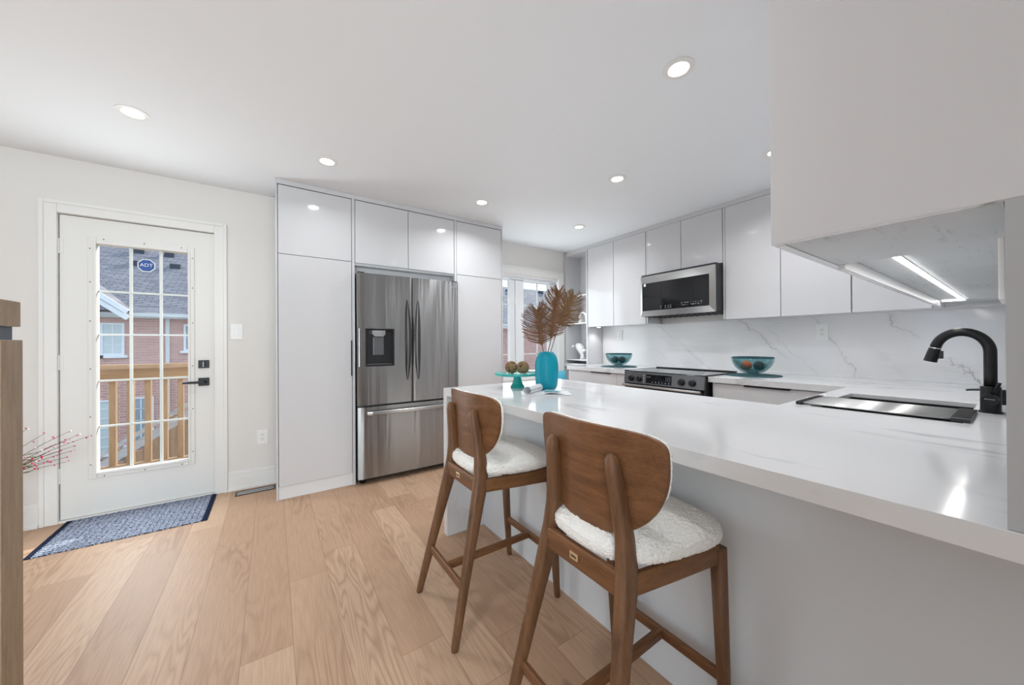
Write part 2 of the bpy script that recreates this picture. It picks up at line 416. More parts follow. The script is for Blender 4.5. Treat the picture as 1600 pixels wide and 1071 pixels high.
def cells(bm, xs, ys, inside, z0, z1, big=None, zm=None):
    """slab on a grid; big(x, y) is the same plan with the wider rebate under the sink hole, zm the depth of the visible cut edge"""
    vt = {}
    def V(i, j, z):
        k = (i, j, z)
        if k not in vt: vt[k] = bm.verts.new((xs[i], ys[j], z))
        return vt[k]
    nx, ny = len(xs)-1, len(ys)-1
    mid = lambda i, j: ((xs[i]+xs[i+1])/2, (ys[j]+ys[j+1])/2)
    ok = lambda i, j: 0 <= i < nx and 0 <= j < ny
    I = lambda i, j: ok(i, j) and inside(*mid(i, j))
    B = (lambda i, j: ok(i, j) and big(*mid(i, j))) if big else I
    def walls(T, i, j, za, zb):
        if not T(i-1, j): bm.faces.new((V(i,j,za), V(i,j,zb), V(i,j+1,zb), V(i,j+1,za)))
        if not T(i+1, j): bm.faces.new((V(i+1,j,za), V(i+1,j+1,za), V(i+1,j+1,zb), V(i+1,j,zb)))
        if not T(i, j-1): bm.faces.new((V(i,j,za), V(i+1,j,za), V(i+1,j,zb), V(i,j,zb)))
        if not T(i, j+1): bm.faces.new((V(i,j+1,za), V(i,j+1,zb), V(i+1,j+1,zb), V(i+1,j+1,za)))
    zs_ = (z0, z1) if zm is None else (z0, zm, z1)
    for i in range(nx):
        for j in range(ny):
            if I(i, j):
                bm.faces.new((V(i,j,z1), V(i+1,j,z1), V(i+1,j+1,z1), V(i,j+1,z1)))
                walls(I, i, j, zs_[-2], z1)
                if not B(i, j): bm.faces.new((V(i,j,zm), V(i,j+1,zm), V(i+1,j+1,zm), V(i+1,j,zm)))
            if B(i, j):
                bm.faces.new((V(i,j,z0), V(i,j+1,z0), V(i+1,j+1,z0), V(i+1,j,z0)))
                if zm is not None: walls(B, i, j, z0, zm)
def text(name, body, size, mat, parent, matrix, extrude=.0004):
    c = bpy.data.curves.new(name, 'FONT'); c.body = body; c.size = size; c.extrude = extrude; c.align_x = 'CENTER'; c.align_y = 'CENTER'
    tmp = bpy.data.objects.new(name+'_c', c); COL.objects.link(tmp)
    dg = bpy.context.evaluated_depsgraph_get(); me = bpy.data.meshes.new_from_object(tmp.evaluated_get(dg))
    bpy.data.objects.remove(tmp); bpy.data.curves.remove(c)
    me.transform(matrix); me.name = name; me.materials.clear(); me.materials.append(M[mat])
    o = bpy.data.objects.new(name, me); COL.objects.link(o); o.parent = parent; return o
def frame_mat(xa, ya, loc):
    m = Matrix.Identity(4); xa = Vector(xa).normalized(); ya = Vector(ya).normalized(); za = xa.cross(ya)
    for i in range(3): m[i][0], m[i][1], m[i][2], m[i][3] = xa[i], ya[i], za[i], loc[i]
    return m
def copy_tree(o, parent=None):
    c = o.copy(); COL.objects.link(c); c.parent = parent
    for ch in list(o.children): copy_tree(ch, c)
    return c
def wavy(bm, amp, freq, seed=0.0):
    bm.normal_update()
    d = [(v, v.normal.copy()*amp*(noise.noise(v.co*freq + Vector((seed, seed, seed)))*1.0 + (random.random()-.5)*.9)) for v in bm.verts]
    for v, q in d: v.co += q

# ================================================================== SETTING
YB, XR, ZC = 3.625, 3.66, 2.44          # door wall, range wall, ceiling
YW, XW0 = 0.017, 0.885                  # short wall beside the sink, its free end
XL, YF = -4.2, -3.5
struct('floor', 'floor', [(XL-.1, XR+.1, YF-.1, YB+.12, -.08, 0)])
struct('ceiling', 'ceiling', [(XL-.1, XR+.1, YF-.1, YB+.25, ZC, ZC+.1)])
# door wall with the door and window openings
DX0, DX1, DZ = -1.180, -.372, 2.070
WX0, WX1, WZ0, WZ1 = 2.14, 3.247, .74, 2.030
struct('wall_back', 'wall', [(XL, DX0, YB, YB+.2, 0, ZC), (DX0, DX1, YB, YB+.2, DZ, ZC), (DX1, WX0, YB, YB+.2, 0, ZC),
                             (WX0, WX1, YB, YB+.2, 0, WZ0), (WX0, WX1, YB, YB+.2, WZ1, ZC), (WX1, XR+.1, YB, YB+.2, 0, ZC)])
struct('wall_right', 'wall', [(XR, XR+.1, YF, YB, 0, ZC)])
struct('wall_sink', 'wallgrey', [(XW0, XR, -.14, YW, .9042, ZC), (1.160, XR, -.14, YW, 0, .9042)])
struct('wall_left', 'walltaupe', [(XL-.1, XL, YF, -.75, 0, ZC), (XL-.1, XL, 1.35, YB, 0, ZC), (XL-.1, XL, -.75, 1.35, 0, .45), (XL-.1, XL, -.75, 1.35, 2.25, ZC)])
struct('wall_light_block', 'wall', [(.10, XR, -.62, -.48, 0, ZC)])  # unseen wall added to keep the front fill off the near right faces
struct('wall_front', 'wall', [(XL, -3.0, YF-.1, YF, 0, ZC), (-.3, XR, YF-.1, YF, 0, ZC), (-3.0, -.3, YF-.1, YF, 0, .5), (-3.0, -.3, YF-.1, YF, 2.2, ZC)])
# casings
def casing(name, x0, x1, z1, w, y=YB, z0=0, bottom=False):
    b = bm_new(); t = .016
    for (a, c, d, e) in ((x0, x0+w, z0, z1), (x1-w, x1, z0, z1), (x0+w, x1-w, z1-w, z1)): box(b, a, c, y-t, y, d, e)
    for (a, c, d, e) in ((x0, x0+.022, z0, z1), (x1-.022, x1, z0, z1), (x0+.022, x1-.022, z1-.022, z1)): box(b, a, c, y-t-.006, y-t, d, e)
    if bottom: box(b, x0-.03, x1, y-.05, y, z0-.03, z0)
    return obj(name, b, 'trim', None, .003, kind='structure')
casing('trim_1', -1.253, -.2994, 2.1454, .078)
casing('trim_2', 2.075, 3.331, 2.147, .088, z0=WZ0, bottom=True)
struct('trim_3', 'trim', [(DX0, DX0+.004, YB-.002, YB+.2, 0, DZ), (DX1-.004, DX1, YB-.002, YB+.2, 0, DZ), (DX0, DX1, YB-.002, YB+.2, DZ-.004, DZ),
                          (DX0+.004, DX0+.03, YB+.062, YB+.09, 0, DZ-.004), (DX1-.03, DX1-.004, YB+.062, YB+.09, 0, DZ-.004), (DX0+.03, DX1-.03, YB+.062, YB+.09, DZ-.03, DZ-.004),
                          (DX0, DX1, YB-.006, YB+.2, 0, .012)])
def baseboard(name, spans):
    b = bm_new()
    for (x0, x1) in spans:
        box(b, x0, x1, YB-.014, YB, 0, .125); box(b, x0, x1, YB-.010, YB, .125, .157); box(b, x0, x1, YB-.026, YB-.014, 0, .022)
    return obj(name, b, 'trim', None, .003, kind='structure')
baseboard('baseboard_back', [(XL, -1.254), (-.2985, .022)])

# ---------------- door
door = thing('door_1', 'white exterior door with a tall gridded glass pane', 'door', (0, 0, 0)); door['kind'] = 'structure'
x0, x1, z0, z1 = -1.172, -.380, .016, 2.061
gx0, gx1, gz0, gz1 = -1.005, -.535, .303, 1.887
YD = YB+.012
b = bm_new()
for q in ((x0, gx0, z0, z1), (gx1, x1, z0, z1), (gx0, gx1, z0, gz0), (gx0, gx1, gz1, z1)): box(b, q[0], q[1], YD, YD+.045, q[2], q[3])
bmesh.ops.remove_doubles(b, verts=b.verts[:], dist=1e-5)
obj('door_slab', b, 'door', door)
b = bm_new()
for (fx0, fx1, fz0, fz1, yy) in ((-1.046, -.497, .262, 1.939, .010), (-1.022, -.520, .286, 1.906, .017)):
    w = .5*(fx1-fx0)
    ix0, ix1, iz0, iz1 = gx0, gx1, gz0, gz1
    for q in ((fx0, ix0, fz0, fz1), (ix1, fx1, fz0, fz1), (ix0, ix1, fz0, iz0), (ix0, ix1, iz1, fz1)): box(b, q[0], q[1], YD-yy, YD, q[2], q[3])
gf = obj('glass_frame', b, 'door', door, .004)
b = bm_new()
for x in (-1.034, -.508):
    for z in (.36, .69, 1.02, 1.35, 1.62, 1.85): box(b, x-.003, x+.003, YD-.0115, YD-.0095, z-.003, z+.003)
for x in (-.97, -.77, -.57):
    for z in (.274, 1.922): box(b, x-.003, x+.003, YD-.0115, YD-.0095, z-.003, z+.003)
obj('screw', b, 'slot', gf)['kind'] = 'stuff'
bx('glass', door, 'glass', gx0, gx1, YD+.020, YD+.023, gz0, gz1)
b = bm_new()
for x in (-.847, -.690): box(b, x-.009, x+.009, YD+.026, YD+.036, gz0, gz1)
for z in (.612, .932, 1.256, 1.563): box(b, gx0, gx1, YD+.024, YD+.038, z-.007, z+.007)
obj('grille', b, 'white', door, .003)
for z in (1.849, 1.067, .31):
    b = bm_new(); tube(b, [(x0-.004, YD-.006, z-.05), (x0-.004, YD-.006, z+.05)], .007, 10); box(b, x0-.002, x0+.016, YD-.003, YD, z-.05, z+.05)
    obj('hinge', b, 'trim', door)
lb = bx('deadbolt', door, 'black', -.476, -.412, YD-.012, YD, 1.000, 1.062, .002, 'black square deadbolt plate')
bx('thumb_turn', lb, 'darksteel', -.450, -.438, YD-.03, YD-.012, 1.008, 1.052, .002)
lv = bx('lever_handle', door, 'black', -.476, -.412, YD-.012, YD, .862, .924, .002, 'black lever handle on a square plate')
b = bm_new(); tube(b, [(-.444, YD-.012, .893), (-.444, YD-.052, .893)], .011, 12); box(b, -.562, -.432, YD-.062, YD-.046, .884, .902)
obj('lever', b, 'black', lv, .003)
# sticker on the pane (its writing as in the photo)
def octagon(cx, cz, w, h, k=.42):
    return [(cx-w, cz-h*k), (cx-w, cz+h*k), (cx-w*k, cz+h), (cx+w*k, cz+h), (cx+w, cz+h*k), (cx+w, cz-h*k), (cx+w*k, cz-h), (cx-w*k, cz-h)]
b = bm_new(); prism(b, octagon(-.765, 1.769, .047, .047), lambda u, v, t: (u, t, v), YD+.0190, YD+.0195)
stk = obj('security_sticker', b, 'white', door); stk['label'] = 'blue octagonal sticker with a white border on the glass'
b = bm_new(); prism(b, octagon(-.765, 1.769, .041, .041), lambda u, v, t: (u, t, v), YD+.0183, YD+.0189); obj('sticker_face', b, 'sticker', stk)
text('sticker_text', 'ADT', .034, 'white', stk, frame_mat((1, 0, 0), (0, 0, 1), (-.765, YD+.0181, 1.771)), .0001)

# ---------------- window
win = thing('window_1', 'white casement window with white grilles above the bench', 'window'); win['kind'] = 'structure'
b = bm_new(); y0, y1 = YB+.03, YB+.09
def frame(b, x0, x1, z0, z1, w, y0, y1):
    for q in ((x0, x0+w, z0, z1), (x1-w, x1, z0, z1), (x0+w, x1-w, z0, z0+w), (x0+w, x1-w, z1-w, z1)): box(b, q[0], q[1], y0, y1, q[2], q[3])
box(b, WX0, WX0+.006, YB, y1, WZ0, WZ1); box(b, WX1-.006, WX1, YB, y1, WZ0, WZ1); box(b, WX0, WX1, YB, y1, WZ1-.006, WZ1); box(b, WX0, WX1, YB-.0, y1, WZ0, WZ0+.012)
frame(b, WX0+.006, WX1-.006, WZ0+.012, WZ1-.006, .034, y0, y1)
obj('window_frame', b, 'vinyl', win, .003)
for k, (sx0, sx1) in enumerate(((2.18, 2.535), (2.545, 3.205))):
    b = bm_new(); w = .075 if k == 0 else .105
    for q in ((sx0, sx0+(.02 if k == 0 else w+.025), WZ0+.046, WZ1-.04), (sx1-w, sx1, WZ0+.046, WZ1-.04), (sx0, sx1, WZ0+.046, WZ0+.085), (sx0, sx1, WZ1-.052, WZ1-.04)): box(b, q[0], q[1], y0-.008, y1-.012, q[2], q[3])
    sash = obj('sash', b, 'vinyl', win, .003)
    bx('pane', sash, 'glass', sx0+.01, sx1-.02, y0+.018, y0+.021, WZ0+.06, WZ1-.045)
    b = bm_new()
    for z in (1.672, 1.375, 1.038): box(b, sx0+.02, sx1-.06, y0+.023, y0+.033, z-.007, z+.007)
    if k == 1: box(b, 2.914, 2.928, y0+.023, y0+.033, WZ0+.08, WZ1-.05)
    obj('grille', b, 'white', sash)
b = bm_new(); box(b, 2.53, 2.55, y0-.03, y0-.008, 1.66, 1.74); obj('sash_lock', b, 'white', win, .004)
# unseen windows added behind the camera as openings for the fill lamps
for nm, q in (('window_added_front', (-3.0, -.3, YF-.07, YF-.03, .5, 2.2)),):
    w = thing(nm, 'unseen wide white window added on the dining side of the room', 'window'); w['kind'] = 'structure'
    b = bm_new(); frame(b, q[0], q[1], q[4], q[5], .06, q[2], q[3]); box(b, -1.69, -1.61, q[2], q[3], q[4], q[5]); obj('window_frame', b, 'vinyl', w)
w = thing('window_added_left', 'unseen white patio window added on the left side of the room', 'window'); w['kind'] = 'structure'  # added frame around the left fill lamp, out of view
b = bm_new()
for (ya, yb2, za, zb) in ((-.75, -.69, .45, 2.25), (1.29, 1.35, .45, 2.25), (.26, .34, .45, 2.25), (-.69, 1.29, .45, .51), (-.69, 1.29, 2.19, 2.25)): box(b, XL-.07, XL-.03, ya, yb2, za, zb)
obj('window_frame', b, 'vinyl', w)

# ================================================================== TALL CABINETS AND REFRIGERATOR
YC = 3.186; DT = .019                      # cabinet face, door thickness
def dr(parent, x0, x1, z0, z1, y=YC, label=None):
    return bx('door', parent, 'gloss', x0, x1, y, y+DT, z0, z1, .0012, label)
def carcass_front(name, parent, x0, x1, z0, z1, y0, y1):
    return bx(name, parent, 'satin', x0, x1, y0, y1, z0, z1)
pl = thing('pantry_cabinet', 'tall glossy white pantry cabinet with black edge pull left of the refrigerator', 'cabinet', (.29, 3.4, 0))
def rel(o, dx, dy):                        # geometry of parts is given in room coordinates
    for c in o.children:
        c.location = (-dx, -dy, 0)
b = bm_new(); box(b, .035, .556, YC+DT+.002, YB-.03, .10, 2.40); obj('body', b, 'satin', pl)
bx('side_panel', pl, 'gloss', .0212, .0335, YC-.002, YB-.03, 0, ZC-.001, .001)
bx('divider_panel', pl, 'gloss', .5535, .5745, YC-.002, YB-.03, 0, 2.402, .001)
dr(pl, .0380, .5495, 1.8750, 2.3960)
d = dr(pl, .0380, .5495, .103, 1.8698)
bx('handle', d, 'black', .543, .5512, YC-.012, YC+.004, .916, 1.212, .001, 'black vertical edge pull')
bx('toe_kick', pl, 'satin', .0345, .553, YC+.012, YC+.03, 0, .099)
rel(pl, .29, 3.4)
br = thing('bridge_cabinet', 'glossy white two-door cabinet directly above the refrigerator', 'cabinet', (1.03, 3.4, 1.79))
b = bm_new(); box(b, .576, 1.488, YC+DT+.002, YB-.03, 1.85, 2.40); obj('body', b, 'satin', br)
dr(br, .5790, 1.0286, 1.8695, 2.3960); dr(br, 1.0334, 1.4850, 1.8695, 2.3960)
bx('light_rail', br, 'satin', .576, 1.488, YC+.10, YC+.118, 1.792, 1.849)
for c in br.children: c.location = (-1.03, -3.4, -1.79)
prt = thing('pantry_cabinet', 'tall glossy white cabinet between the refrigerator and the window', 'cabinet', (1.78, 3.4, 0))
b = bm_new(); box(b, 1.511, 2.041, YC+DT+.002, YB-.03, .10, 2.40); obj('body', b, 'satin', prt)
bx('divider_panel', prt, 'gloss', 1.4895, 1.5095, YC-.002, YB-.03, 0, 2.402, .001)
bx('side_panel', prt, 'gloss', 2.0425, 2.0555, YC-.002, YB-.03, 0, ZC-.001, .001)
dr(prt, 1.5140, 2.0385, 1.8700, 2.3960); dr(prt, 1.5140, 2.0385, .103, 1.8650)
bx('toe_kick', prt, 'satin', 1.511, 2.041, YC+.012, YC+.03, 0, .099)
rel(prt, 1.78, 3.4)
struct('trim_4', 'gloss', [(.0337, 2.0423, YC-.002, YC+.017, 2.4025, ZC-.001)])

fr = thing('refrigerator', 'stainless steel french-door refrigerator with a water dispenser', 'refrigerator', (1.037, 3.3, 0))
FX0, FX1, FY = .582, 1.492, 3.10
FS = 1.040
bx('body', fr, 'darksteel', FX0+.006, FX1-.008, FY+.072, YB-.05, .045, 1.765, .004)
def curved_front(bm, x0, x1, z0, z1, y, depth, bow=.006, cut=None):
    """steel door: front face gently bowed across the whole refrigerator, rounded at its side edges"""
    n = 26; cols = []
    for i in range(n+1):
        u = i/n; x = x0+(x1-x0)*u; q = (x-(FX0+FX1)/2)/((FX1-FX0)/2)
        yy = y + bow*q*q
        e = min(u, 1-u)*(x1-x0)
        if e < .012: yy += (.012-e)**2/.012*.8
        cols.append((x, yy))
    for (xa, ya), (xb, yb2) in zip(cols, cols[1:]):
        pass
    f = [[bm.verts.new((x, yy, z)) for z in (z0, z1)] for x, yy in cols]
    bk = [[bm.verts.new((x, y+depth, z)) for z in (z0, z1)] for x, yy in cols]
    for i in range(n):
        bm.faces.new((f[i][0], f[i+1][0], f[i+1][1], f[i][1])); bm.faces.new((bk[i+1][0], bk[i][0], bk[i][1], bk[i+1][1]))
        bm.faces.new((f[i][1], f[i+1][1], bk[i+1][1], bk[i][1])); bm.faces.new((f[i+1][0], f[i][0], bk[i][0], bk[i+1][0]))
    bm.faces.new((f[0][0], f[0][1], bk[0][1], bk[0][0])); bm.faces.new((f[n][1], f[n][0], bk[n][0], bk[n][1]))
# left door is built round the dispenser recess
lx0, lx1, lz0, lz1 = FX0, FS-.003, .668, 1.775
hx0, hx1, hz0, hz1 = .640, .877, .992, 1.311
b = bm_new()
curved_front(b, lx0, lx1, lz0, hz0, FY, .07); curved_front(b, lx0, lx1, hz1, lz1, FY, .07)
def yb(x): return FY + .006*((x-(FX0+FX1)/2)/((FX1-FX0)/2))**2
for (a, c) in ((lx0, hx0), (hx1, lx1)):
    n = 10
    f = []
    for i in range(n+1):
        x = a+(c-a)*i/n; e = min(x-lx0, lx1-x); yy = yb(x)+((.012-e)**2/.012*.8 if e < .012 else 0)
        f.append([b.verts.new((x, yy, hz0)), b.verts.new((x, yy, hz1)), b.verts.new((x, FY+.07, hz0)), b.verts.new((x, FY+.07, hz1))])
    for i in range(n):
        b.faces.new((f[i][0], f[i+1][0], f[i+1][1], f[i][1])); b.faces.new((f[i+1][2], f[i][2], f[i][3], f[i+1][3]))
    b.faces.new((f[0][0], f[0][1], f[0][3], f[0][2])); b.faces.new((f[n][1], f[n][0], f[n][2], f[n][3]))
ld = obj('door', b, 'steel', fr, smooth=False); ld['label'] = 'left stainless door with the dispenser'
b = bm_new(); curved_front(b, FS+.003, FX1, lz0, lz1, FY, .07); rd = obj('door', b, 'steel', fr)
b = bm_new(); curved_front(b, FX0, FX1, .055, .652, FY, .07); fd = obj('freezer_drawer', b, 'steel', fr)
for o_ in (ld, rd, fd):
    for p_ in o_.data.polygons: p_.use_smooth = True
    o_.data.set_sharp_from_angle(angle=.45)
# dispenser
dp = bx('dispenser', ld, 'blackplastic', hx0+.001, hx1-.001, FY+.052, FY+.068, hz0+.001, hz1-.001)
dp['label'] = 'dark recessed water dispenser'
b = bm_new()
for q in ((hx0, hx0+.012, hz0, hz1), (hx1-.012, hx1, hz0, hz1), (hx0+.012, hx1-.012, hz0, hz0+.012), (hx0+.012, hx1-.012, hz1-.012, hz1)): box(b, q[0], q[1], FY+.002, FY+.051, q[2], q[3])
obj('dispenser_frame', b, 'black', dp, .002)
b = bm_new(); prism(b, [(.700, 1.298), (.700, 1.262), (.716, 1.245), (.790, 1.245), (.806, 1.262), (.806, 1.298)], lambda u, v, t: (u, t, v), FY+.012, FY+.050); obj('spout_housing', b, 'chrome', dp, .002)
bx('paddle', dp, 'darksteel', .708, .800, FY+.040, FY+.050, 1.085, 1.243, .004)
bx('drip_tray', dp, 'darksteel', hx0+.014, hx1-.014, FY+.012, FY+.050, hz0+.013, hz0+.02, .002)
# crescent handles
for (door_, cx, sgn) in ((ld, 1.000, 1), (rd, 1.080, -1)):
    b = bm_new(); P = []; w = []; dd = []
    for i in range(25):
        u = i/24; z = .862+(1.571-.862)*u; s = math.sin(math.pi*u)
        P.append((cx + sgn*.010*(s-1), FY-.004-.050*s**.6, z)); w.append(.004+.020*s**.8); dd.append(.004+.016*s**.8)
    sweep(b, P, w, dd, 12, 2.4, Vector((1, 0, 0))); h = obj('handle', b, 'charcoal', door_, smooth=True)
    h['label'] = 'dark crescent-shaped vertical handle'
b = bm_new(); P = [( .650+(1.424-.650)*i/20, FY-.018-.020*math.sin(math.pi*i/20)**.5, .600) for i in range(21)]
sweep(b, P, [.030]*21, [.012]*21, 12, 4, Vector((0, 0, 1))); box(b, .654, .674, FY-.018, FY+.012, .592, .608); box(b, 1.40, 1.42, FY-.018, FY+.012, .592, .608)
obj('handle', b, 'steelh', fd, smooth=False)['label'] = 'long horizontal stainless handle'
text('door_logo', 'SAMSUNG', .019, 'icon', rd, frame_mat((1, 0, 0), (0, 0, 1), (1.430, FY+.003, 1.722)), .0006)
for x in (FX0+.05, FX1-.05):
    b = bm_new(); lathe(b, [(.02, 0), (.024, .012), (.016, .02), (.016, .05)], 16, x, FY+.09); obj('foot', b, 'black', fr)
bx('grille_panel', fr, 'black', FX0+.02, FX1-.02, FY+.075, FY+.09, .02, .055)
for x in (FX0+.03, FX1-.03): bx('hinge_cover', fr, 'black', x-.025, x+.025, FY+.02, FY+.07, 1.7755, 1.785)
for c in fr.children: c.location = (-1.037, -3.3, 0)

# ================================================================== RANGE WALL
ZT = .9036; ZB = 1.388; XU = 3.371
# backsplash slab
bsp = bx('backsplash', None, 'splash', XR-.012, XR-.0005, .018, 3.19, ZT+.0005, ZB+.004)
tag(bsp, 'white quartz backsplash slab with diagonal grey veins behind the cooktop', 'backsplash')
def upper(label, y0, y1, z0, edges, fillers=()):
    t = thing('wall_cabinet', label, 'cabinet', (XU+.15, (y0+y1)/2, z0), 0, 'wall cabinets on the range wall')
    b = bm_new(); box(b, XU+DT+.002, XR-.013, y0, y1, z0, 2.395); obj('body', b, 'satin', t)
    for a, c in zip(edges, edges[1:]):
        bx('door', t, 'gloss', XU, XU+DT, a+.0026, c-.0026, z0-.004, 2.3935, .0012)
    for (a, c) in fillers: bx('filler', t, 'gloss', XU+.004, XU+.022, a, c, z0-.002, 2.395)
    for c in t.children: c.location = (-(XU+.15), -(y0+y1)/2, -z0)
    return t
upper('glossy white wall cabinet left of the microwave, beside the open shelf', 2.337, 3.196, ZB, [2.3395, 2.780, 3.197], [(2.3205, 2.3375)])
upper('glossy white wall cabinet directly above the microwave', 1.5475, 2.3185, 1.905, [1.5475, 1.939, 2.3185])
upper('glossy white wall cabinet right of the microwave', .694, 1.5265, ZB, [.694, 1.110, 1.527], [(1.5290, 1.5455)])
upper('glossy white wall cabinet in the corner above the sink end', .022, .692, ZB, [.325, .692])
struct('trim_5', 'gloss', [(XU+.002, XU+.02, .022, 3.60, 2.3965, ZC-.001)])
# small puck lamp under the first cabinet
pk = thing('puck_light', 'tiny round puck light under the wall cabinet beside the open shelf', 'light', (3.47, 3.10, ZB-.012))
b = bm_new(); lathe(b, [(.03, 0.), (.03, .0115)], 24); obj('housing', b, 'white', pk)
b = bm_new(); lathe(b, [(.022, -.001), (.022, .0)], 24); obj('lens', b, 'glow', pk)
l_ = bpy.data.lights.new('puck_lamp', 'SPOT'); l_.energy = 2.2; l_.spot_size = 2.2; l_.spot_blend = .8; l_.shadow_soft_size = .02
lo = bpy.data.objects.new('puck_lamp', l_); COL.objects.link(lo); lo.parent = pk; lo.location = (0, 0, -.006)

# open shelf unit between the wall cabinets and the window
sh = thing('open_shelf_unit', 'white open shelving beside the window holding white ornaments', 'shelf', (3.5, 3.41, 0))
SY0, SY1 = 3.199, 3.612
bx('side_panel', sh, 'gloss', XU-.008, XR-.014, SY0, SY0+.018, ZT+.001, 2.394)
bx('side_panel', sh, 'gloss', XU-.008, XR-.014, SY1-.018, SY1, ZT+.001, 2.394)
bx('back_panel', sh, 'satin', XR-.014, XR-.002, SY0, SY1, ZT+.001, 2.394)
for z in (.945, 1.432, 1.80, 2.376): bx('shelf', sh, 'gloss', XU-.006, XR-.0145, SY0+.0185, SY1-.0185, z-.0, z+.018)
for c in sh.children: c.location = (-3.5, -3.41, 0)
# white ornament: a rounded bird-like figure standing on small feet
fg = thing('ceramic_ornament', 'white bird-shaped ceramic ornament on the lower open shelf', 'ornament', (3.50, 3.425, .9642))
b = bm_new()
prof = [(.0, .0), (.03, .004), (.034, .018), (.024, .035), (.028, .06), (.046, .095), (.062, .13), (.066, .16), (.056, .19), (.034, .208), (.0, .214)]
lathe(b, prof, 28)
for v in b.verts:
    z = v.co.z; v.co.x *= .8; v.co.y += .06*max(0, z-.05)/.16*1.1
obj('body', b, 'whiteceramic', fg, smooth=True)
b = bm_new(); P = [(0, .02+.045*t, .16+.05*t-.09*t*t) for t in [i/8 for i in range(9)]]
tube(b, [(0, -.02-.05*t, .10+.06*t-.05*t*t) for t in [i/8 for i in range(9)]], [.026-.020*i/8 for i in range(9)], 12); obj('tail', b, 'whiteceramic', fg, smooth=True)
b = bm_new(); tube(b, [(-.05, .105, .178), (-.075, .12, .165), (-.08, .122, .15)], [.018, .011, .003], 10); obj('beak', b, 'whiteceramic', fg, smooth=True)
for s in (-1, 1):
    b = bm_new(); tube(b, [(s*.016, -.01, .007), (s*.016, .0, .03)], .011, 8); box(b, s*.016-.014, s*.016+.014, -.03, .01, .0, .006); obj('foot', b, 'whiteceramic', fg)
# arch ornament
b = bm_new(); A = [(-.075, 0)] + [(.0-.075*math.cos(t), .085+.06*math.sin(t)) for t in [math.pi*i/16 for i in range(17)]] + [(.075, 0), (.045, 0)] + [(.045*math.cos(t), .075+.045*math.sin(t)) for t in [math.pi*i/16 for i in range(17)]] + [(-.045, 0)]
prism(b, A, lambda u, v, t: (t, u, v), -.03, .03)
ar = obj('arch_ornament', b, 'whiteceramic', None, .003, recalc=True); ar.location = (3.49, 3.375, 1.4512)
tag(ar, 'white arch-shaped ornament on the middle open shelf', 'ornament')

# ---------------- microwave
mwv = thing('microwave', 'stainless over-range microwave with black glass front', 'microwave', (3.44, 1.933, 1.452))
mx0, my0, my1, mz0, mz1 = 3.238, 1.552, 2.314, 1.452, 1.872
def loc_to(t, o3):
    for c in t.children: c.location = (-o3[0], -o3[1], -o3[2])
bx('body', mwv, 'charcoal', mx0+.0185, XR-.014, my0, my1, mz0+.006, mz1+.02, .003, 'dark grey metal case')
b = bm_new()                                   # bevelled steel door frame
o1 = [(my0, mz0), (my1, mz0), (my1, mz1), (my0, mz1)]; i1 = [(my0+.05, mz0+.058), (my1-.022, mz0+.058), (my1-.022, mz1-.075), (my0+.05, mz1-.075)]
Vo = [b.verts.new((mx0+.006, y, z)) for y, z in o1]; Vi = [b.verts.new((mx0, y, z)) for y, z in i1]; Vb = [b.verts.new((mx0+.018, y, z)) for y, z in o1]; Vj = [b.verts.new((mx0+.006, y, z)) for y, z in i1]
for k in range(4):
    k2 = (k+1) % 4
    b.faces.new((Vo[k], Vo[k2], Vi[k2], Vi[k])); b.faces.new((Vb[k2], Vb[k], Vo[k], Vo[k2])[::-1]); b.faces.new((Vi[k], Vi[k2], Vj[k2], Vj[k]))
b.faces.new(Vb); md = obj('door', b, 'steelh', mwv, recalc=True)
dg = bx('door_glass', md, 'blackglass', mx0+.002, mx0+.006, my0+.0505, my1-.0225, mz0+.0585, mz1-.0755)
b = bm_new(); R = random.Random(3)
for yy in [2.08-.02*k for k in range(1)] + [2.03, 2.00, 1.975]:
    for z in (mz0+.075, mz0+.093): box(b, mx0+.0014, mx0+.002, yy-.008, yy+.004, z, z+.004)
for yy in (1.86, 1.84, 1.82, 1.80, 1.765, 1.745, 1.725, 1.70, 1.675):
    for z in (mz0+.085, mz0+.105): 
        w_ = R.choice((.002, .003, .008)); box(b, mx0+.0014, mx0+.002, yy-w_, yy+w_, z, z+.004)
obj('control_icons', b, 'icon', dg)['kind'] = 'stuff'
bx('energy_sticker', dg, 'white', mx0+.0012, mx0+.002, my1-.065, my1-.040, mz1-.105, mz1-.078)
b = bm_new()
for k in range(12): box(b, mx0+.06, XR-.06, my0+.03+k*.06, my0+.05+k*.06, mz0-.006, mz0+.006)
box(b, mx0+.05, XR-.05, my0+.01, my1-.01, mz0-.001, mz0+.006)
obj('underside_vent', b, 'black', mwv)
loc_to(mwv, (3.44, 1.933, 1.452))
lm = bpy.data.lights.new('cooktop_lamp', 'AREA'); lm.shape = 'RECTANGLE'; lm.size = .26; lm.size_y = .50; lm.energy = .35; lm.color = (.92, .96, 1)
lo = bpy.data.objects.new('cooktop_lamp', lm); COL.objects.link(lo); lo.parent = mwv; lo.location = (-.03, 0, -.010)

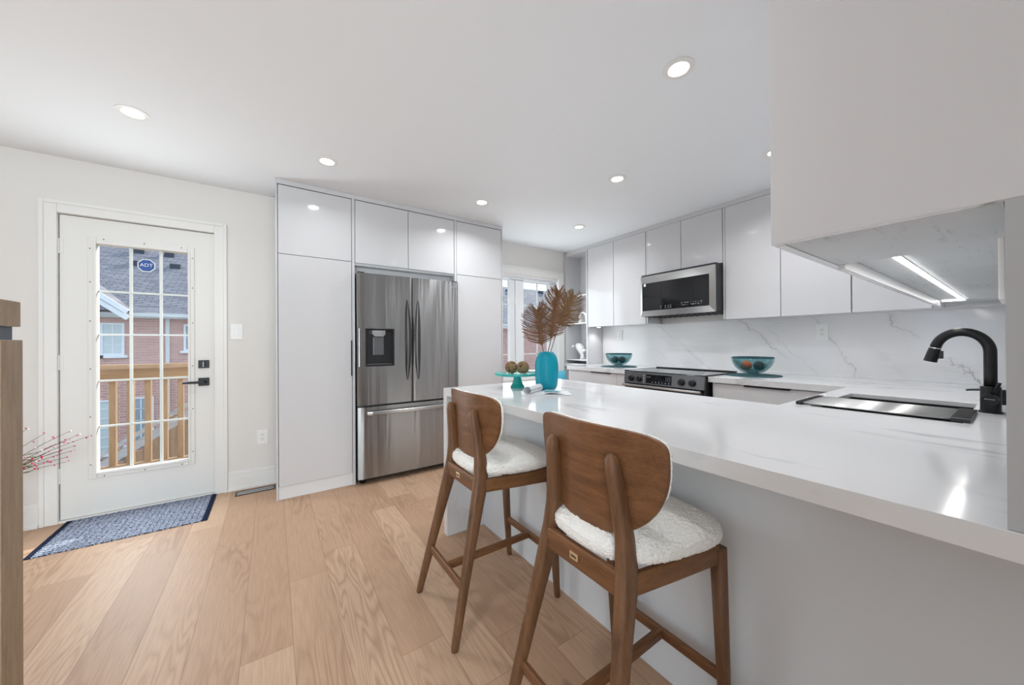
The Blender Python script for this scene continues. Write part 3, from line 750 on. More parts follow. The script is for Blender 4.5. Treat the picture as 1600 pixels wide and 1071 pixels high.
# ---------------- range
rg = thing('range', 'slide-in stainless electric range with black knobs under the microwave', 'stove', (3.11, 1.832, 0))
ry0, ry1 = 1.447, 2.217; rx = 2.835
bx('body', rg, 'charcoal', rx+.03, 3.394, ry0+.003, ry1-.003, .05, .895, .002)
ck = bx('cooktop', rg, 'blackglass', rx+.012, 3.385, ry0-.004, ry1+.004, .9045, .912, .001, 'smooth glass cooktop')
bx('rear_trim', ck, 'black', 3.372, 3.396, ry0-.004, ry1+.004, .912, .921)
for yy in (ry0-.004, ry1): bx('side_trim', ck, 'darksteel', rx+.012, 3.372, yy, yy+.004, .912, .914)
for (xx, yy, r_) in ((3.00, 1.64, .10), (3.00, 2.03, .085), (3.24, 1.63, .075), (3.24, 2.03, .09)):
    b = bm_new(); tube(b, [(xx+r_*math.cos(a), yy+r_*math.sin(a), .9121) for a in [2*math.pi*i/40 for i in range(41)]], .0008, 4)
    obj('burner_ring', b, 'darksteel', ck)
b = bm_new(); prism(b, [(rx, .795), (rx+.03, .795), (rx+.03, .9035), (rx+.010, .9035)], lambda u, v, t: (u, t, v), ry0, ry1); cp = obj('control_panel', b, 'darksteel', rg, .001, recalc=True)
def px(z): return rx + .010*(z-.795)/.1085
for yy in (2.135, 2.045, 1.637, 1.545):
    b = bm_new(); lathe(b, [(.030, 0), (.030, .004), (.026, .006), (.024, .022), (.020, .025)], 28); box(b, -.005, .005, -.024, .024, .02, .032)
    kn = obj('knob', b, 'blackplastic', cp, .001); kn.matrix_local = frame_mat((0, 1, 0), (0, 0, 1), (px(.843)-.0005, yy, .843)) @ Matrix.Rotation(math.pi, 4, 'X')
b = bm_new(); v4 = [(px(.808)-.0012, 1.975, .808), (px(.808)-.0012, 1.725, .808), (px(.886)-.0012, 1.725, .886), (px(.886)-.0012, 1.975, .886)]
prism(b, [(1.725, .808), (1.975, .808), (1.975, .886), (1.725, .886)], lambda u, v, t: (px(v)-t, u, v), -.001, .0012)
ds = obj('display', b, 'blackglass', cp, recalc=True)
b = bm_new()
for k in range(6): box(b, px(.82)-.0022, px(.82)-.0010, 1.745+k*.032, 1.753+k*.032, .818, .823)
for k in range(3):
    for q in range(3): box(b, px(.85+q*.01)-.0022, px(.85+q*.01)-.0010, 1.742+k*.016, 1.747+k*.016, .838+q*.014, .842+q*.014)
for k in range(3): box(b, px(.87)-.0022, px(.87)-.0010, 1.93+k*.014, 1.937+k*.014, .862, .867)
obj('display_icons', b, 'icon', ds)['kind'] = 'stuff'
b = bm_new()
for q in range(4): box(b, px(.81+q*.02)-.0014, px(.81+q*.02)+.001, 1.993, 2.005, .812+q*.02, .820+q*.02)
obj('panel_print', b, 'icon', cp)['kind'] = 'stuff'
od = bx('oven_door', rg, 'blackglass', rx+.002, rx+.03, ry0+.004, ry1-.004, .22, .793, .003)
b = bm_new(); P = [(rx-.036, ry0+.012+(ry1-ry0-.024)*i/10, .779) for i in range(11)]; sweep(b, P, [.022]*11, [.022]*11, 12, 3, Vector((0, 0, 1)))
for yy in (ry0+.05, ry1-.05): box(b, rx-.036, rx+.006, yy-.01, yy+.01, .771, .787)
obj('handle', b, 'steelh', od)
bx('storage_drawer', rg, 'darksteel', rx+.002, rx+.03, ry0+.004, ry1-.004, .06, .21, .003)
loc_to(rg, (3.11, 1.832, 0))

# ================================================================== COUNTERTOP
XP, YP, XPI, XK, YS = .8801, 2.0027, 1.1349, 1.8272, .6142
sx0, sx1, sy0, sy1 = 1.904, 2.545, .122, .527
CRX, CLX = 2.885, 2.955
xs = sorted({XP, 1.155, XK, sx0, sx1, sx0-.03, sx1+.03, CRX, CLX, 3.40, 3.345, XR-.013})
ys = sorted({-.32, YW+.001, sy0, sy1, sy0-.03, sy1+.03, YS, 1.442, 2.223, 2.052, 3.15, 3.615})
def inside(x, y):
    if sx0 < x < sx1 and sy0 < y < sy1: return False
    if y < YW+.001: return x < 1.155
    if y < YS: return True
    if x < XK: return y < 2.052
    if x > CRX and y < 1.442: return True
    if x > 3.40 and y < 3.15: return True
    if x > CLX and 2.223 < y < 3.15: return True
    if x > 3.345 and y > 2.223: return True
    return False
def inside_big(x, y):
    return inside(x, y) and not (sx0-.03 < x < sx1+.03 and sy0-.03 < y < sy1+.03)
b = bm_new(); cells(b, xs, ys, inside, ZT-.0435, ZT, inside_big, ZT-.020)
ct = obj('countertop', b, 'counter', None, .0012)
tag(ct, 'white quartz U-shaped countertop with grey veins and a waterfall end', 'countertop')
bx('waterfall_end', ct, 'counter', XP, 1.134, YP, 2.052, 0, ZT-.0436, .001)
# peninsula base
pb = thing('peninsula_base', 'white painted base under the peninsula behind the bar stools', 'cabinet', (1.48, 1.0, 0))
bx('back_panel', pb, 'panel', 1.1352, 1.153, -.32, 2.0515, 0, ZT-.0445)
bx('body', pb, 'satin', 1.1535, XK-.03, YW+.002, 2.0515, .1, ZT-.0445)
bx('toe_kick', pb, 'satin', 1.1535, XK-.09, YW+.002, 2.0515, 0, .0995)
b = bm_new()
for (a, c) in ((.64, 1.10), (1.103, 1.57), (1.573, 2.045)): box(b, XK-.0295, XK-.010, a, c, .105, ZT-.05)
obj('door_fronts', b, 'gloss', pb)
loc_to(pb, (1.48, 1.0, 0))
# base cabinets
def base_cab(label, x0, y0, y1, hy0, hy1, splits, name='base_cabinet'):
    t = thing(name, label, 'cabinet', (x0+.3, (y0+y1)/2, 0), 0, 'base cabinets on the range wall')
    bx('body', t, 'satin', x0+.04, XR-.014, y0, y1, .1, ZT-.0445)
    bx('toe_kick', t, 'satin', x0+.09, x0+.1, y0, y1, 0, .0995)
    es = splits
    for a, c in zip(es, es[1:]):
        f = bx('drawer', t, 'gloss', x0+.02, x0+.0395, a+.0016, c-.0016, .62, ZT-.052, .001)
        bx('drawer', t, 'gloss', x0+.02, x0+.0395, a+.0016, c-.0016, .105, .616, .001)
        if hy0 is not None and a < hy0 < c:
            bx('handle', f, 'black', x0+.006, x0+.030, hy0, hy1, ZT-.058, ZT-.046, .001, 'black edge pull')
    for c in t.children: c.location = (-(x0+.3), -(y0+y1)/2, 0)
    return t
base_cab('white drawer base cabinet right of the range with a black edge pull', CRX, .62, 1.425, .905, 1.186, [.62, 1.41])
base_cab('white drawer base cabinet left of the range with a black edge pull', CLX, 2.24, 3.14, 2.50, 2.77, [2.24, 2.42, 3.14])
sb = thing('sink_base_cabinet', 'white sink base cabinet under the sink run', 'cabinet', (2.5, .3, 0))
bx('side_panel', sb, 'satin', XK+.002, XK+.02, YW+.002, YS-.05, .1, ZT-.0445); bx('side_panel', sb, 'satin', CRX-.02, CRX+.03, YW+.002, YS-.05, .1, ZT-.0445)
bx('bottom_panel', sb, 'satin', XK+.0205, CRX-.0205, YW+.002, YS-.05, .1, .118)
for (a, c) in ((XK+.004, 2.355), (2.358, CRX-.002)): bx('door', sb, 'gloss', a, c, YS-.049, YS-.03, .105, ZT-.052, .001)
bx('toe_kick', sb, 'satin', XK+.002, CRX+.03, YS-.10, YS-.09, 0, .0995)
loc_to(sb, (2.5, .3, 0))

# ---------------- sink, drying rack, faucet, soap pump
sk = thing('sink', 'black undermount sink with a steel roll-up rack over it', 'sink', ((sx0+sx1)/2, (sy0+sy1)/2, ZT-.25))
b = bm_new(); e = .012; zt_ = ZT-.0205; zb_ = ZT-.235
for q in ((sx0-e, sx0+.004, sy0-e, sy1+e), (sx1-.004, sx1+e, sy0-e, sy1+e), (sx0+.004, sx1-.004, sy0-e, sy0+.004), (sx0+.004, sx1-.004, sy1-.004, sy1+e)): box(b, q[0], q[1], q[2], q[3], zb_, zt_)
box(b, sx0-e, sx1+e, sy0-e, sy1+e, zb_-.012, zb_); obj('basin', b, 'sinkblack', sk)
b = bm_new(); lathe(b, [(.0, .001), (.042, .001), (.045, .004), (.03, .005)], 28, (sx0+sx1)/2, (sy0+sy1)/2)
for v in b.verts: v.co.z += zb_
obj('drain', b, 'chrome', sk)
loc_to(sk, ((sx0+sx1)/2, (sy0+sy1)/2, ZT-.25))
rk = thing('drying_rack', 'roll-up steel drying rack with black ends laid across the sink', 'rack', (2.06, .34, ZT+.0005))
RX0, RX1, RY0, RY1 = 1.912, 2.212, .106, .577
b = bm_new()
for k in range(21):
    x = RX0+.01+(RX1-RX0-.02)*k/20; tube(b, [(x-2.06, RY0+.006-.34, .0065), (x-2.06, RY1-.006-.34, .0065)], .0042, 8)
obj('rods', b, 'rod', rk, smooth=True)
for (a, c) in ((RY0, RY0+.042), (RY1-.020, RY1)): 
    b = bm_new(); box(b, RX0-2.06, RX1-2.06, a-.34, c-.34, 0, .013)
    for k in range(20): 
        x = RX0+.0175+(RX1-RX0-.02)*k/20-2.06; box(b, x-.001, x+.001, a-.34, c-.34, .013, .0145)
    obj('end_strip', b, 'blackplastic', rk, .002)['label'] = 'black silicone end strip'
fc = thing('faucet', 'matte black gooseneck pull-down faucet behind the sink', 'faucet', (2.265, .078, ZT+.0005))
b = bm_new(); lathe(b, [(.030, 0), (.030, .006), (.025, .008), (.025, .098), (.0235, .10)], 36); obj('base', b, 'black', fc, smooth=False)
b = bm_new(); P = [(0, 0, .098), (0, -.0, .15), (0, 0, .20), (0, .001, .225)]
cx_, cz_, rr = .068, .232, .068
P = [(0, 0, .09), (0, 0, .14), (0, 0, .19), (0, 0, .215)] + [(0, cx_-rr*math.cos(a), cz_+rr*1.15*math.sin(a)) for a in [math.radians(d_) for d_ in range(0, 169, 8)]]
P2 = Vector(P[-1]); tdir = (P2-Vector(P[-2])).normalized(); 
tube(b, P, .0165, 20); obj('spout', b, 'black', fc, smooth=True)
b = bm_new(); tube(b, [P2, P2+tdir*.004], .0172, 20); obj('spray_ring', b, 'chrome', fc)
b = bm_new(); tube(b, [P2+tdir*.004, P2+tdir*.02, P2+tdir*.06], [.0172, .0182, .0195], 20); sp_ = obj('spray_head', b, 'black', fc, smooth=False)
b = bm_new(); q0 = P2+tdir*.02; box(b, -.008, .008, q0.y-.026, q0.y-.012, q0.z-.026, q0.z+.006); obj('spray_button', b, 'blackplastic', sp_, .002)
# side valve toward the camera with a lever
b = bm_new(); tube(b, [(0, 0, .052), (-.040, 0, .052)], .0215, 32); vv = obj('valve', b, 'black', fc)
b = bm_new(); tube(b, [(-.030, -.004, .068), (-.030, -.016, .10), (-.030, -.020, .118)], [.006, .0055, .0065], 12); obj('lever', b, 'black', vv, smooth=True)
b = bm_new()
for i, (w_, hh) in enumerate(((.003, .004), (.002, .003), (.0026, .003), (.0022, .003), (.002, .003), (.0026, .003), (.0015, .003))):
    y_ = .0115-i*.0036; box(b, -.0406, -.0400, y_-w_*.6, y_+w_*.3, .0535-i*.0002, .0535+hh*.8-i*.0002)
obj('logo_mark', b, 'icon', vv)['kind'] = 'stuff'
sp = thing('soap_dispenser', 'small black soap pump behind the faucet', 'soap dispenser', (2.60, .056, ZT+.0005))
b = bm_new(); lathe(b, [(.022, 0), (.022, .005), (.012, .008), (.012, .05), (.015, .052), (.015, .062), (.0, .064)], 24); obj('pump', b, 'black', sp)
b = bm_new(); tube(b, [(0, 0, .057), (-.0, .05, .058), (0, .085, .055), (0, .1, .052)], [.006, .005, .0045, .004], 10); obj('nozzle', b, 'black', sp, smooth=True)

# ================================================================== OVERHEAD CABINET ABOVE THE SINK
ov = thing('overhead_cabinet', 'large glossy grey-white wall cabinet end hanging above the sink', 'cabinet', (2.0, .16, ZB))
OY1 = .308; OX0 = .90
bx('end_panel', ov, 'gloss', OX0-.016, OX0, -.30, OY1, ZB-.002, ZC-.001, .001)
bx('body', ov, 'satin', OX0+.001, XU-.003, YW+.0015, OY1-.021, ZB+.05, 2.395)
b = bm_new(); n = 5; L = (XU-.004-OX0-.002)/n
for k in range(n): bx('door', ov, 'gloss', OX0+.002+k*L+.0015, OX0+.002+(k+1)*L-.0015, OY1-.019, OY1, ZB-.002, 2.3935, .001)
bx('underside_panel', ov, 'under', OX0+.0015, 1.275, YW+.0015, OY1-.0195, ZB, ZB+.018, 0, 'scuffed unpainted underside board')
bx('underside_panel', ov, 'under', 1.276, XU-.004, YW+.0015, OY1-.036, ZB+.018, ZB+.036, 0, 'recessed scuffed underside board')
bx('light_rail', ov, 'satin', 1.2755, XU-.004, OY1-.034, OY1-.0205, ZB-.012, ZB+.036)
loc_to(ov, (2.0, .16, ZB))
ls = thing('light_strip', 'glowing white strip light under the overhead cabinet', 'light', (2.2, .19, ZB+.010))
bx('housing', ls, 'white', 1.279-2.2, 3.10-2.2, -.006, .007, .0035, .0079)
bx('lens', ls, 'ledglow', 1.279-2.2, 3.10-2.2, -.006, .007, .0005, .0034)
bx('corner_lens', ls, 'ledglow', 3.084-2.2, 3.10-2.2, .0075, .075, .0005, .0079)
la = bpy.data.lights.new('strip_lamp', 'AREA'); la.shape = 'RECTANGLE'; la.size = 1.8; la.size_y = .018; la.energy = 1.1; la.color = (1, .97, .94)
lo = bpy.data.objects.new('strip_lamp', la); COL.objects.link(lo); lo.parent = ls; lo.location = (-.01, 0.001, -.003)
sw = bx('switch_plate', None, 'white', .96, 1.08, YW+.0005, YW+.008, 1.245, 1.345, .002)
tag(sw, 'narrow white plate on the short wall under the overhead cabinet', 'switch')

# ================================================================== SWITCHES, OUTLETS, VENT, RUG, POST
def outlet(label, loc, nx):
    """nx: direction the plate faces; plate 0.078 x 0.125"""
    t = thing('wall_outlet', label, 'outlet', loc)
    t.rotation_euler = (0, 0, math.atan2(nx[1], nx[0]) + math.pi/2)   # local -Y faces the room
    b = bm_new(); box(b, -.039, .039, -.006, 0, -.063, .063); obj('plate', b, 'white', t, .002)
    b = bm_new(); box(b, -.017, .017, -.008, -.006, -.034, .034); f = obj('receptacle', b, 'white', t, .001)
    b = bm_new()
    for z in (.017, -.017):
        box(b, -.008, -.0055, -.0086, -.008, z-.002, z+.006); box(b, .0055, .008, -.0086, -.008, z-.002, z+.006); box(b, -.0022, .0022, -.0086, -.008, z-.010, z-.006)
    obj('slots', b, 'slot', f); return t
outlet('white wall outlet above the baseboard near the pantry cabinet', (-.072, YB-.0005, .408), (0, -1))
outlet('white outlet on the veined backsplash to the right of the range', (XR-.0125, .924, 1.256), (-1, 0))
outlet('white outlet on the backsplash at the left, above the dark fruit bowl', (XR-.0125, 2.910, 1.272), (-1, 0))
t = thing('light_switch', 'white rocker light switch on the wall right of the door', 'switch', (-.239, YB-.0005, 1.288))
b = bm_new(); box(b, -.039, .039, -.006, 0, -.063, .063); obj('plate', b, 'white', t, .002)
b = bm_new(); box(b, -.017, .017, -.009, -.006, -.034, .034); obj('rocker', b, 'white', t, .002)
t = thing('floor_vent', 'dark framed metal floor vent between the door and the pantry cabinet', 'vent', (-.115, 3.515, .0005))
b = bm_new(); frame(b, -.13, .13, -.045, .045, .010, 0, .004)
for v in b.verts: v.co = Vector((v.co.x, v.co.z, v.co.y))
obj('frame', b, 'black', t, recalc=True)
b = bm_new(); box(b, -.119, .119, -.034, .034, 0, .0022); obj('cover', b, 'greywood', t)
b = bm_new(); box(b, -.119, .119, -.006, .002, .0022, .003); obj('slot', b, 'gap', t)
# rug
b = bm_new(); N1, N2 = 60, 40
gr = [[b.verts.new((-.386+.772*i/N1, -.255+.51*j/N2, .006+.0015*noise.noise(Vector((i*.3, j*.3, 1))))) for j in range(N2+1)] for i in range(N1+1)]
gb = [[b.verts.new((-.386+.772*i/N1, -.255+.51*j/N2, .0005)) for j in range(N2+1)] for i in range(N1+1)]
for i in range(N1):
    for j in range(N2):
        b.faces.new((gr[i][j], gr[i+1][j], gr[i+1][j+1], gr[i][j+1])); b.faces.new((gb[i][j], gb[i][j+1], gb[i+1][j+1], gb[i+1][j]))
for i in range(N1):
    b.faces.new((gb[i][0], gb[i+1][0], gr[i+1][0], gr[i][0])); b.faces.new((gr[i][N2], gr[i+1][N2], gb[i+1][N2], gb[i][N2]))
for j in range(N2):
    b.faces.new((gb[0][j+1], gb[0][j], gr[0][j], gr[0][j+1])); b.faces.new((gb[N1][j], gb[N1][j+1], gr[N1][j+1], gr[N1][j]))
ru = obj('door_mat', b, 'rug', None, smooth=False); ru.location = (-.752, 3.368, 0)
tag(ru, 'navy and white woven mat with dark ends lying before the glass door', 'rug')
# post at the left edge
ps = thing('wooden_post', 'grey-brown oak post with a dark recessed band at the left edge of the photo', 'post', (-.705, 1.730, 0))
bx('shaft', ps, 'oak_post', -.055, .055, -.055, .055, 0, 1.1990, .002)
bx('band', ps, 'slate', -.042, .042, -.042, .034, 1.1992, 1.2398, 0, 'dark slate-coloured recessed band')
bx('cap', ps, 'oak_post', -.055, .052, -.055, .052, 1.24, 1.3180, .002)
# vase of pink budded stems on the floor behind the post
fv = thing('flower_vase', 'slim vase of pink budded stems behind the oak post', 'vase', (-1.40, 3.28, 0))
b = bm_new(); lathe(b, [(.06, 0), (.075, .05), (.07, .22), (.045, .33), (.04, .37), (.036, .37), (.034, .02)], 28); obj('vessel', b, 'whiteceramic', fv, smooth=True)
R = random.Random(11)
b = bm_new(); bb = bm_new(); bw = bm_new(); bl = bm_new()
tips = [(.40, .30, -.05), (.42, .265, .0), (.46, .25, 0), (.36, .23, .04), (.40, .20, 0), (.33, .17, .03), (.39, .17, 0), (.30, .13, -.02), (.36, .10, .03), (.37, .135, 0), (.22, .33, 0), (.17, .30, .05), (.2, .24, -.03), (.28, .29, .02), (.12, .26, .0), (.05, .36, .1), (-.1, .34, -.1), (-.2, .3, .1), (.0, .38, -.1)]
for (dx, dz, dy) in tips:
    p0 = Vector((0, 0, .30)); p3 = Vector((dx, dy, .37+dz)); p1 = Vector((dx*.3, dy*.2, .42+dz*.35)); P = []
    for i in range(9):
        u = i/8; P.append(p0*(1-u)**2+p1*2*u*(1-u)+p3*u*u)
    tube(b, P, [.0028-.0018*i/8 for i in range(9)], 5)
    for i in range(4, 9):
        for _ in range(2):
            q = P[i]+Vector((R.uniform(-.012, .012), R.uniform(-.01, .01), R.uniform(-.008, .008)))
            r_ = R.uniform(.0028, .0055); lst = bb if R.random() < .82 else bw
            m_ = Matrix.Translation(q); bmesh.ops.create_icosphere(lst, subdivisions=1, radius=r_, matrix=m_)
    for i in range(3, 6):
        q = P[i]; d_ = Vector((.045, R.uniform(-.02, .02), R.uniform(-.006, .024))); tube(bl, [q, q+d_*.5, q+d_], [.0012, .0035, .0005], 4)
obj('stems', b, 'bark', fv); obj('buds', bb, 'pink', fv)['kind'] = 'stuff'; obj('pale_buds', bw, 'whiteceramic', fv)['kind'] = 'stuff'; obj('leaves', bl, 'stem', fv)

# ================================================================== CEILING LIGHTS
LSPOT = [(-.62, 2.72, 'round recessed ceiling light nearest the glass door'), (.315, 2.705, 'round recessed ceiling light in front of the tall pantry cabinet'),
         (1.546, 2.73, 'round recessed ceiling light in front of the refrigerator'), (2.752, 2.73, 'round recessed ceiling light nearest the window'),
         (2.193, 1.765, 'round recessed ceiling light above the kitchen floor between range and peninsula'), (1.547, .895, 'round recessed ceiling light above the peninsula, nearest the overhead cabinet'),
         (2.760, .930, 'round recessed ceiling light half hidden by the overhead cabinet'), (.29, .87, 'round recessed ceiling light above the bar stools, outside the photo'),
         (.28, -.76, 'round recessed ceiling light behind the camera')]
def make_light():
    t = thing('ceiling_light', 'x', 'ceiling light', (0, 0, ZC), 0, 'recessed ceiling lights')
    b = bm_new(); lathe(b, [(.068, -.0005), (.068, -.004), (.046, -.006), (.041, -.002), (.041, -.0005)], 40, closed=True); obj('trim_ring', b, 'white', t, recalc=True)
    b = bm_new(); lathe(b, [(.040, -.0035), (.040, -.0008)], 36); obj('lens', b, 'glow', t)
    return t
proto = make_light(); ll = bpy.data.lights.new('downlight', 'AREA'); ll.shape = 'DISK'; ll.size = .078; ll.energy = 1.2; ll.color = (.97, .985, 1); ll.spread = 2.6
lk = ll.copy(); lk.energy = 4.5; lb = ll.copy(); lb.energy = 2.6
for i, (x, y, lab) in enumerate(LSPOT):
    o = proto if i == 0 else copy_tree(proto)
    o.location = (x, y, ZC); o['label'] = lab
    lo = bpy.data.objects.new('downlight', lk if x > 1.5 and y > .9 else lb if .2 < x < 2 and .5 < y < 1 else ll); COL.objects.link(lo); lo.parent = o; lo.location = (0, 0, -.0065)

# ================================================================== BAR STOOLS
def make_stool():
    t = thing('bar_stool', 'x', 'bar stool', (0, 0, 0), 0, 'bar stools at the peninsula')
    zs =  [0, .02, .20, .36, .48, .56, .62, .69, .76, .825, .868, .890, .902]
    xsx = [-.260, -.256, -.212, -.172, -.142, -.122, -.110, -.108, -.115, -.124, -.130, -.132, -.132]
    ss =  [.197, .195, .178, .163, .152, .145, .139, .132, .124, .118, .114, .112, .111]
    wd =  [.022, .026, .031, .035, .038, .040, .040, .038, .036, .036, .036, .030, .014]
    dp =  [.026, .030, .038, .046, .056, .064, .064, .054, .046, .042, .040, .032, .014]
    for s in (1, -1):
        b = bm_new(); sweep(b, [(x, s*y, z) for x, y, z in zip(xsx, ss, zs)], wd, dp, 16, 2.8); obj('rear_leg', b, 'walnut', t, smooth=True)
    for s in (1, -1):
        b = bm_new(); sweep(b, [(.259, s*.200, 0), (.257, s*.200, .02), (.245, s*.199, .22), (.226, s*.196, .588)], [.022, .025, .033, .040], [.022, .026, .034, .042], 16, 3.2); obj('front_leg', b, 'walnut', t, smooth=True)
    b = bm_new(); sweep(b, [(-.131, -.142+.284*i/8, .585) for i in range(9)], [.064]*9, [.022]*9, 12, 5, Vector((0, 0, 1))); rr_ = obj('rear_rail', b, 'walnut_y', t, smooth=False)
    b = bm_new(); box(b, -.1450, -.1415, -.004, .028, .577, .597); bd = obj('maker_badge', b, 'gold', rr_, .001)
    b = bm_new()
    for k in range(5): box(b, -.1456, -.1450, .002+k*.0042, .0045+k*.0042, .583+.001*(k % 2), .589+.001*(k % 3))
    obj('badge_mark', b, 'slot', bd)['kind'] = 'stuff'
    for s in (1, -1):
        b = bm_new(); sweep(b, [(-.112, s*.146, .582), (.05, s*.172, .578), (.215, s*.196, .574)], [.022]*3, [.056]*3, 12, 5, Vector((0, 1, 0))); obj('side_rail', b, 'walnut_x', t)
    b = bm_new(); sweep(b, [(.226, -.18, .574), (.226, .18, .574)], [.056]*2, [.022]*2, 12, 5, Vector((0, 0, 1))); obj('front_rail', b, 'walnut_y', t)
    b = bm_new(); sweep(b, [(-.208, -.172, .205), (-.208, .172, .205)], [.034]*2, [.018]*2, 12, 4, Vector((0, 0, 1))); obj('stretcher', b, 'walnut_y', t)
    b = bm_new(); sweep(b, [(.245, -.188, .205), (.245, .188, .205)], [.034]*2, [.018]*2, 12, 4, Vector((0, 0, 1))); obj('stretcher', b, 'walnut_y', t)
    b = bm_new(); sweep(b, [(-.205, 0, .205), (.242, 0, .205)], [.026]*2, [.030]*2, 12, 4); obj('stretcher', b, 'walnut_x', t)
    # seat pad
    b = bm_new(); NU, NV = 300, 130; rows = []
    for j in range(NV+1):
        ph = -math.pi/2+math.pi*j/NV; cz, sz = math.cos(ph), math.sin(ph)
        rad = abs(cz)**.5; z = .646+math.copysign(abs(sz)**.72, sz)*.039
        if j in (0, NV): rows.append([b.verts.new((.062, 0, z + (.012 if sz > 0 else 0)))]); continue
        ring = []
        for i in range(NU):
            a = 2*math.pi*i/NU; c, s = math.cos(a), math.sin(a)
            u = math.copysign(abs(c)**(2/3.2), c)*rad; v = math.copysign(abs(s)**(2/3.2), s)*rad
            ring.append(b.verts.new((.062+.202*u, v*(.214+.046*u), z+(.012*(1-rad*rad) if sz > 0 else 0))))
        rows.append(ring)
    for A, B in zip(rows, rows[1:]):
        for i in range(NU):
            i2 = (i+1) % NU
            if len(A) == 1: b.faces.new((A[0], B[i2], B[i]))
            elif len(B) == 1: b.faces.new((A[i], A[i2], B[0]))
            else: b.faces.new((A[i], A[i2], B[i2], B[i]))
    wavy(b, .0030, 120.0); obj('seat', b, 'boucle', t, smooth=True)
    # curved backrest: veneer shell and pad
    def outline(n=96):
        P = []
        for i in range(n):
            a = 2*math.pi*i/n; c, s = math.cos(a), math.sin(a)
            if s >= 0: y = .228*math.copysign(abs(c)**(2/4.2), c); z = .895+.068*abs(s)**(2/4.2)
            else: y = .228*math.copysign(abs(c)**(2/2.3), c); z = .895-.222*abs(s)**(2/2.3)
            P.append((y, z))
        return P
    def bx_x(y, z): return -.119 + .052*(y/.228)**2 - .07*(z-.80)
    def shell(b, t0, t1, inset, nr, pillow=0, disp=0):
        O = outline(160 if disp else 96); cz0 = .845; n = len(O)
        def ringset(tt, pil):
            rs = []
            for k in range(nr+1):
                f = k/nr; ring = []
                if k == 0: rs.append([b.verts.new((bx_x(0, cz0)+tt+pil, 0, cz0))]); continue
                for (y, z) in O:
                    yy = y*f*inset; zz = cz0+(z-cz0)*f*inset
                    ring.append(b.verts.new((bx_x(yy, zz)+tt+pil*max(0, 1-f**4)**.6, yy, zz)))
                rs.append(ring)
            return rs
        A, B = ringset(t0, 0), ringset(t1, pillow)
        for rs, fl in ((A, True), (B, False)):
            for P, Q in zip(rs, rs[1:]):
                for i in range(n):
                    i2 = (i+1) % n
                    f = (P[0], Q[i], Q[i2]) if len(P) == 1 else (P[i], Q[i], Q[i2], P[i2])
                    b.faces.new(f if fl else f[::-1])
        for i in range(n): b.faces.new((A[-1][i], B[-1][i], B[-1][(i+1) % n], A[-1][(i+1) % n]))
    b = bm_new(); shell(b, 0, .013, 1.0, 12); bk = obj('backrest', b, 'walnut_y', t, .002, recalc=True)
    b = bm_new(); shell(b, .0135, .022, .992, 60, .024, 1); bmesh.ops.recalc_face_normals(b, faces=b.faces[:]); wavy(b, .0030, 120.0, 3.0); obj('back_pad', b, 'boucle', bk, smooth=True)
    return t
st = make_stool(); st.location = (.833, 1.4375, 0); st['label'] = 'walnut bar stool with white boucle seat farther from the camera, nearer the refrigerator'
s2 = copy_tree(st); s2.location = (.833, .700, 0); s2['label'] = 'walnut bar stool with white boucle seat nearest the camera'

# ================================================================== THINGS ON THE COUNTER
ZS = ZT+.0006
# cake stand
cs = thing('cake_stand', 'turquoise footed cake stand holding two twig balls', 'stand', (1.268, 1.800, ZS))
b = bm_new(); lathe(b, [(.043, 0), (.044, .006), (.034, .022), (.026, .048), (.021, .070), (.030, .0735), (.10, .0755), (.134, .077), (.139, .081), (.139, .089), (.134, .0905), (.126, .0865), (.0, .0865)], 64); obj('plate', b, 'stand', cs, smooth=False)
b = bm_new()
for k in range(44):
    a = 2*math.pi*k/44; bmesh.ops.create_icosphere(b, subdivisions=1, radius=.0065, matrix=Matrix.Translation((.136*math.cos(a), .136*math.sin(a), .0895)) @ Matrix.Diagonal((1, 1, .55, 1)))
obj('scalloped_rim', b, 'stand', cs)
def twig_ball(label, loc, seed):
    R = random.Random(seed); b = bm_new(); bmesh.ops.create_icosphere(b, subdivisions=3, radius=.031)
    nf = len(b.faces)
    for _ in range(60):
        n_ = Vector((R.gauss(0, 1), R.gauss(0, 1), R.gauss(0, 1))).normalized(); a = n_.orthogonal().normalized(); c = n_.cross(a); off = R.uniform(-.5, .5); a0 = R.uniform(0, 6.28); sp = R.uniform(2, 5)
        r_ = .0365*math.sqrt(1-off*off*.8)
        tube(b, [n_*off*.0325+(a*math.cos(a0+sp*i/10)+c*math.sin(a0+sp*i/10))*r_*(1+.06*R.random()) for i in range(11)], R.uniform(.0014, .0026), 5)
    o = obj('twig_ball', b, 'twig', None); o.location = loc; o.data.materials.append(M['ballcore'])
    for p_ in o.data.polygons[:nf]: p_.material_index = 1
    tag(o, label, 'decoration', 'twig balls on the cake stand'); return o
twig_ball('left woven twig ball on the turquoise stand', (1.238, 1.822, ZS+.0865+.0385), 1)
twig_ball('right woven twig ball on the turquoise stand, nearer the vase', (1.287, 1.768, ZS+.0865+.0385), 2)
b = bm_new(); R = random.Random(5)
for _ in range(120):
    a = R.uniform(0, 6.28); r_ = .118*math.sqrt(R.random()); q_ = R.uniform(.003, .0055); p_ = (1.268+r_*math.cos(a), 1.800+r_*math.sin(a), ZS+.087+q_)
    if min((Vector(p_[:2])-Vector(q)).length for q in ((1.238, 1.822), (1.287, 1.768))) < .044: continue
    bmesh.ops.create_icosphere(b, subdivisions=1, radius=q_, matrix=Matrix.Translation(p_))
tag(obj('pebbles', b, 'pebble', None), 'pale pebbles scattered on the turquoise cake stand', 'pebbles', None, 'stuff')
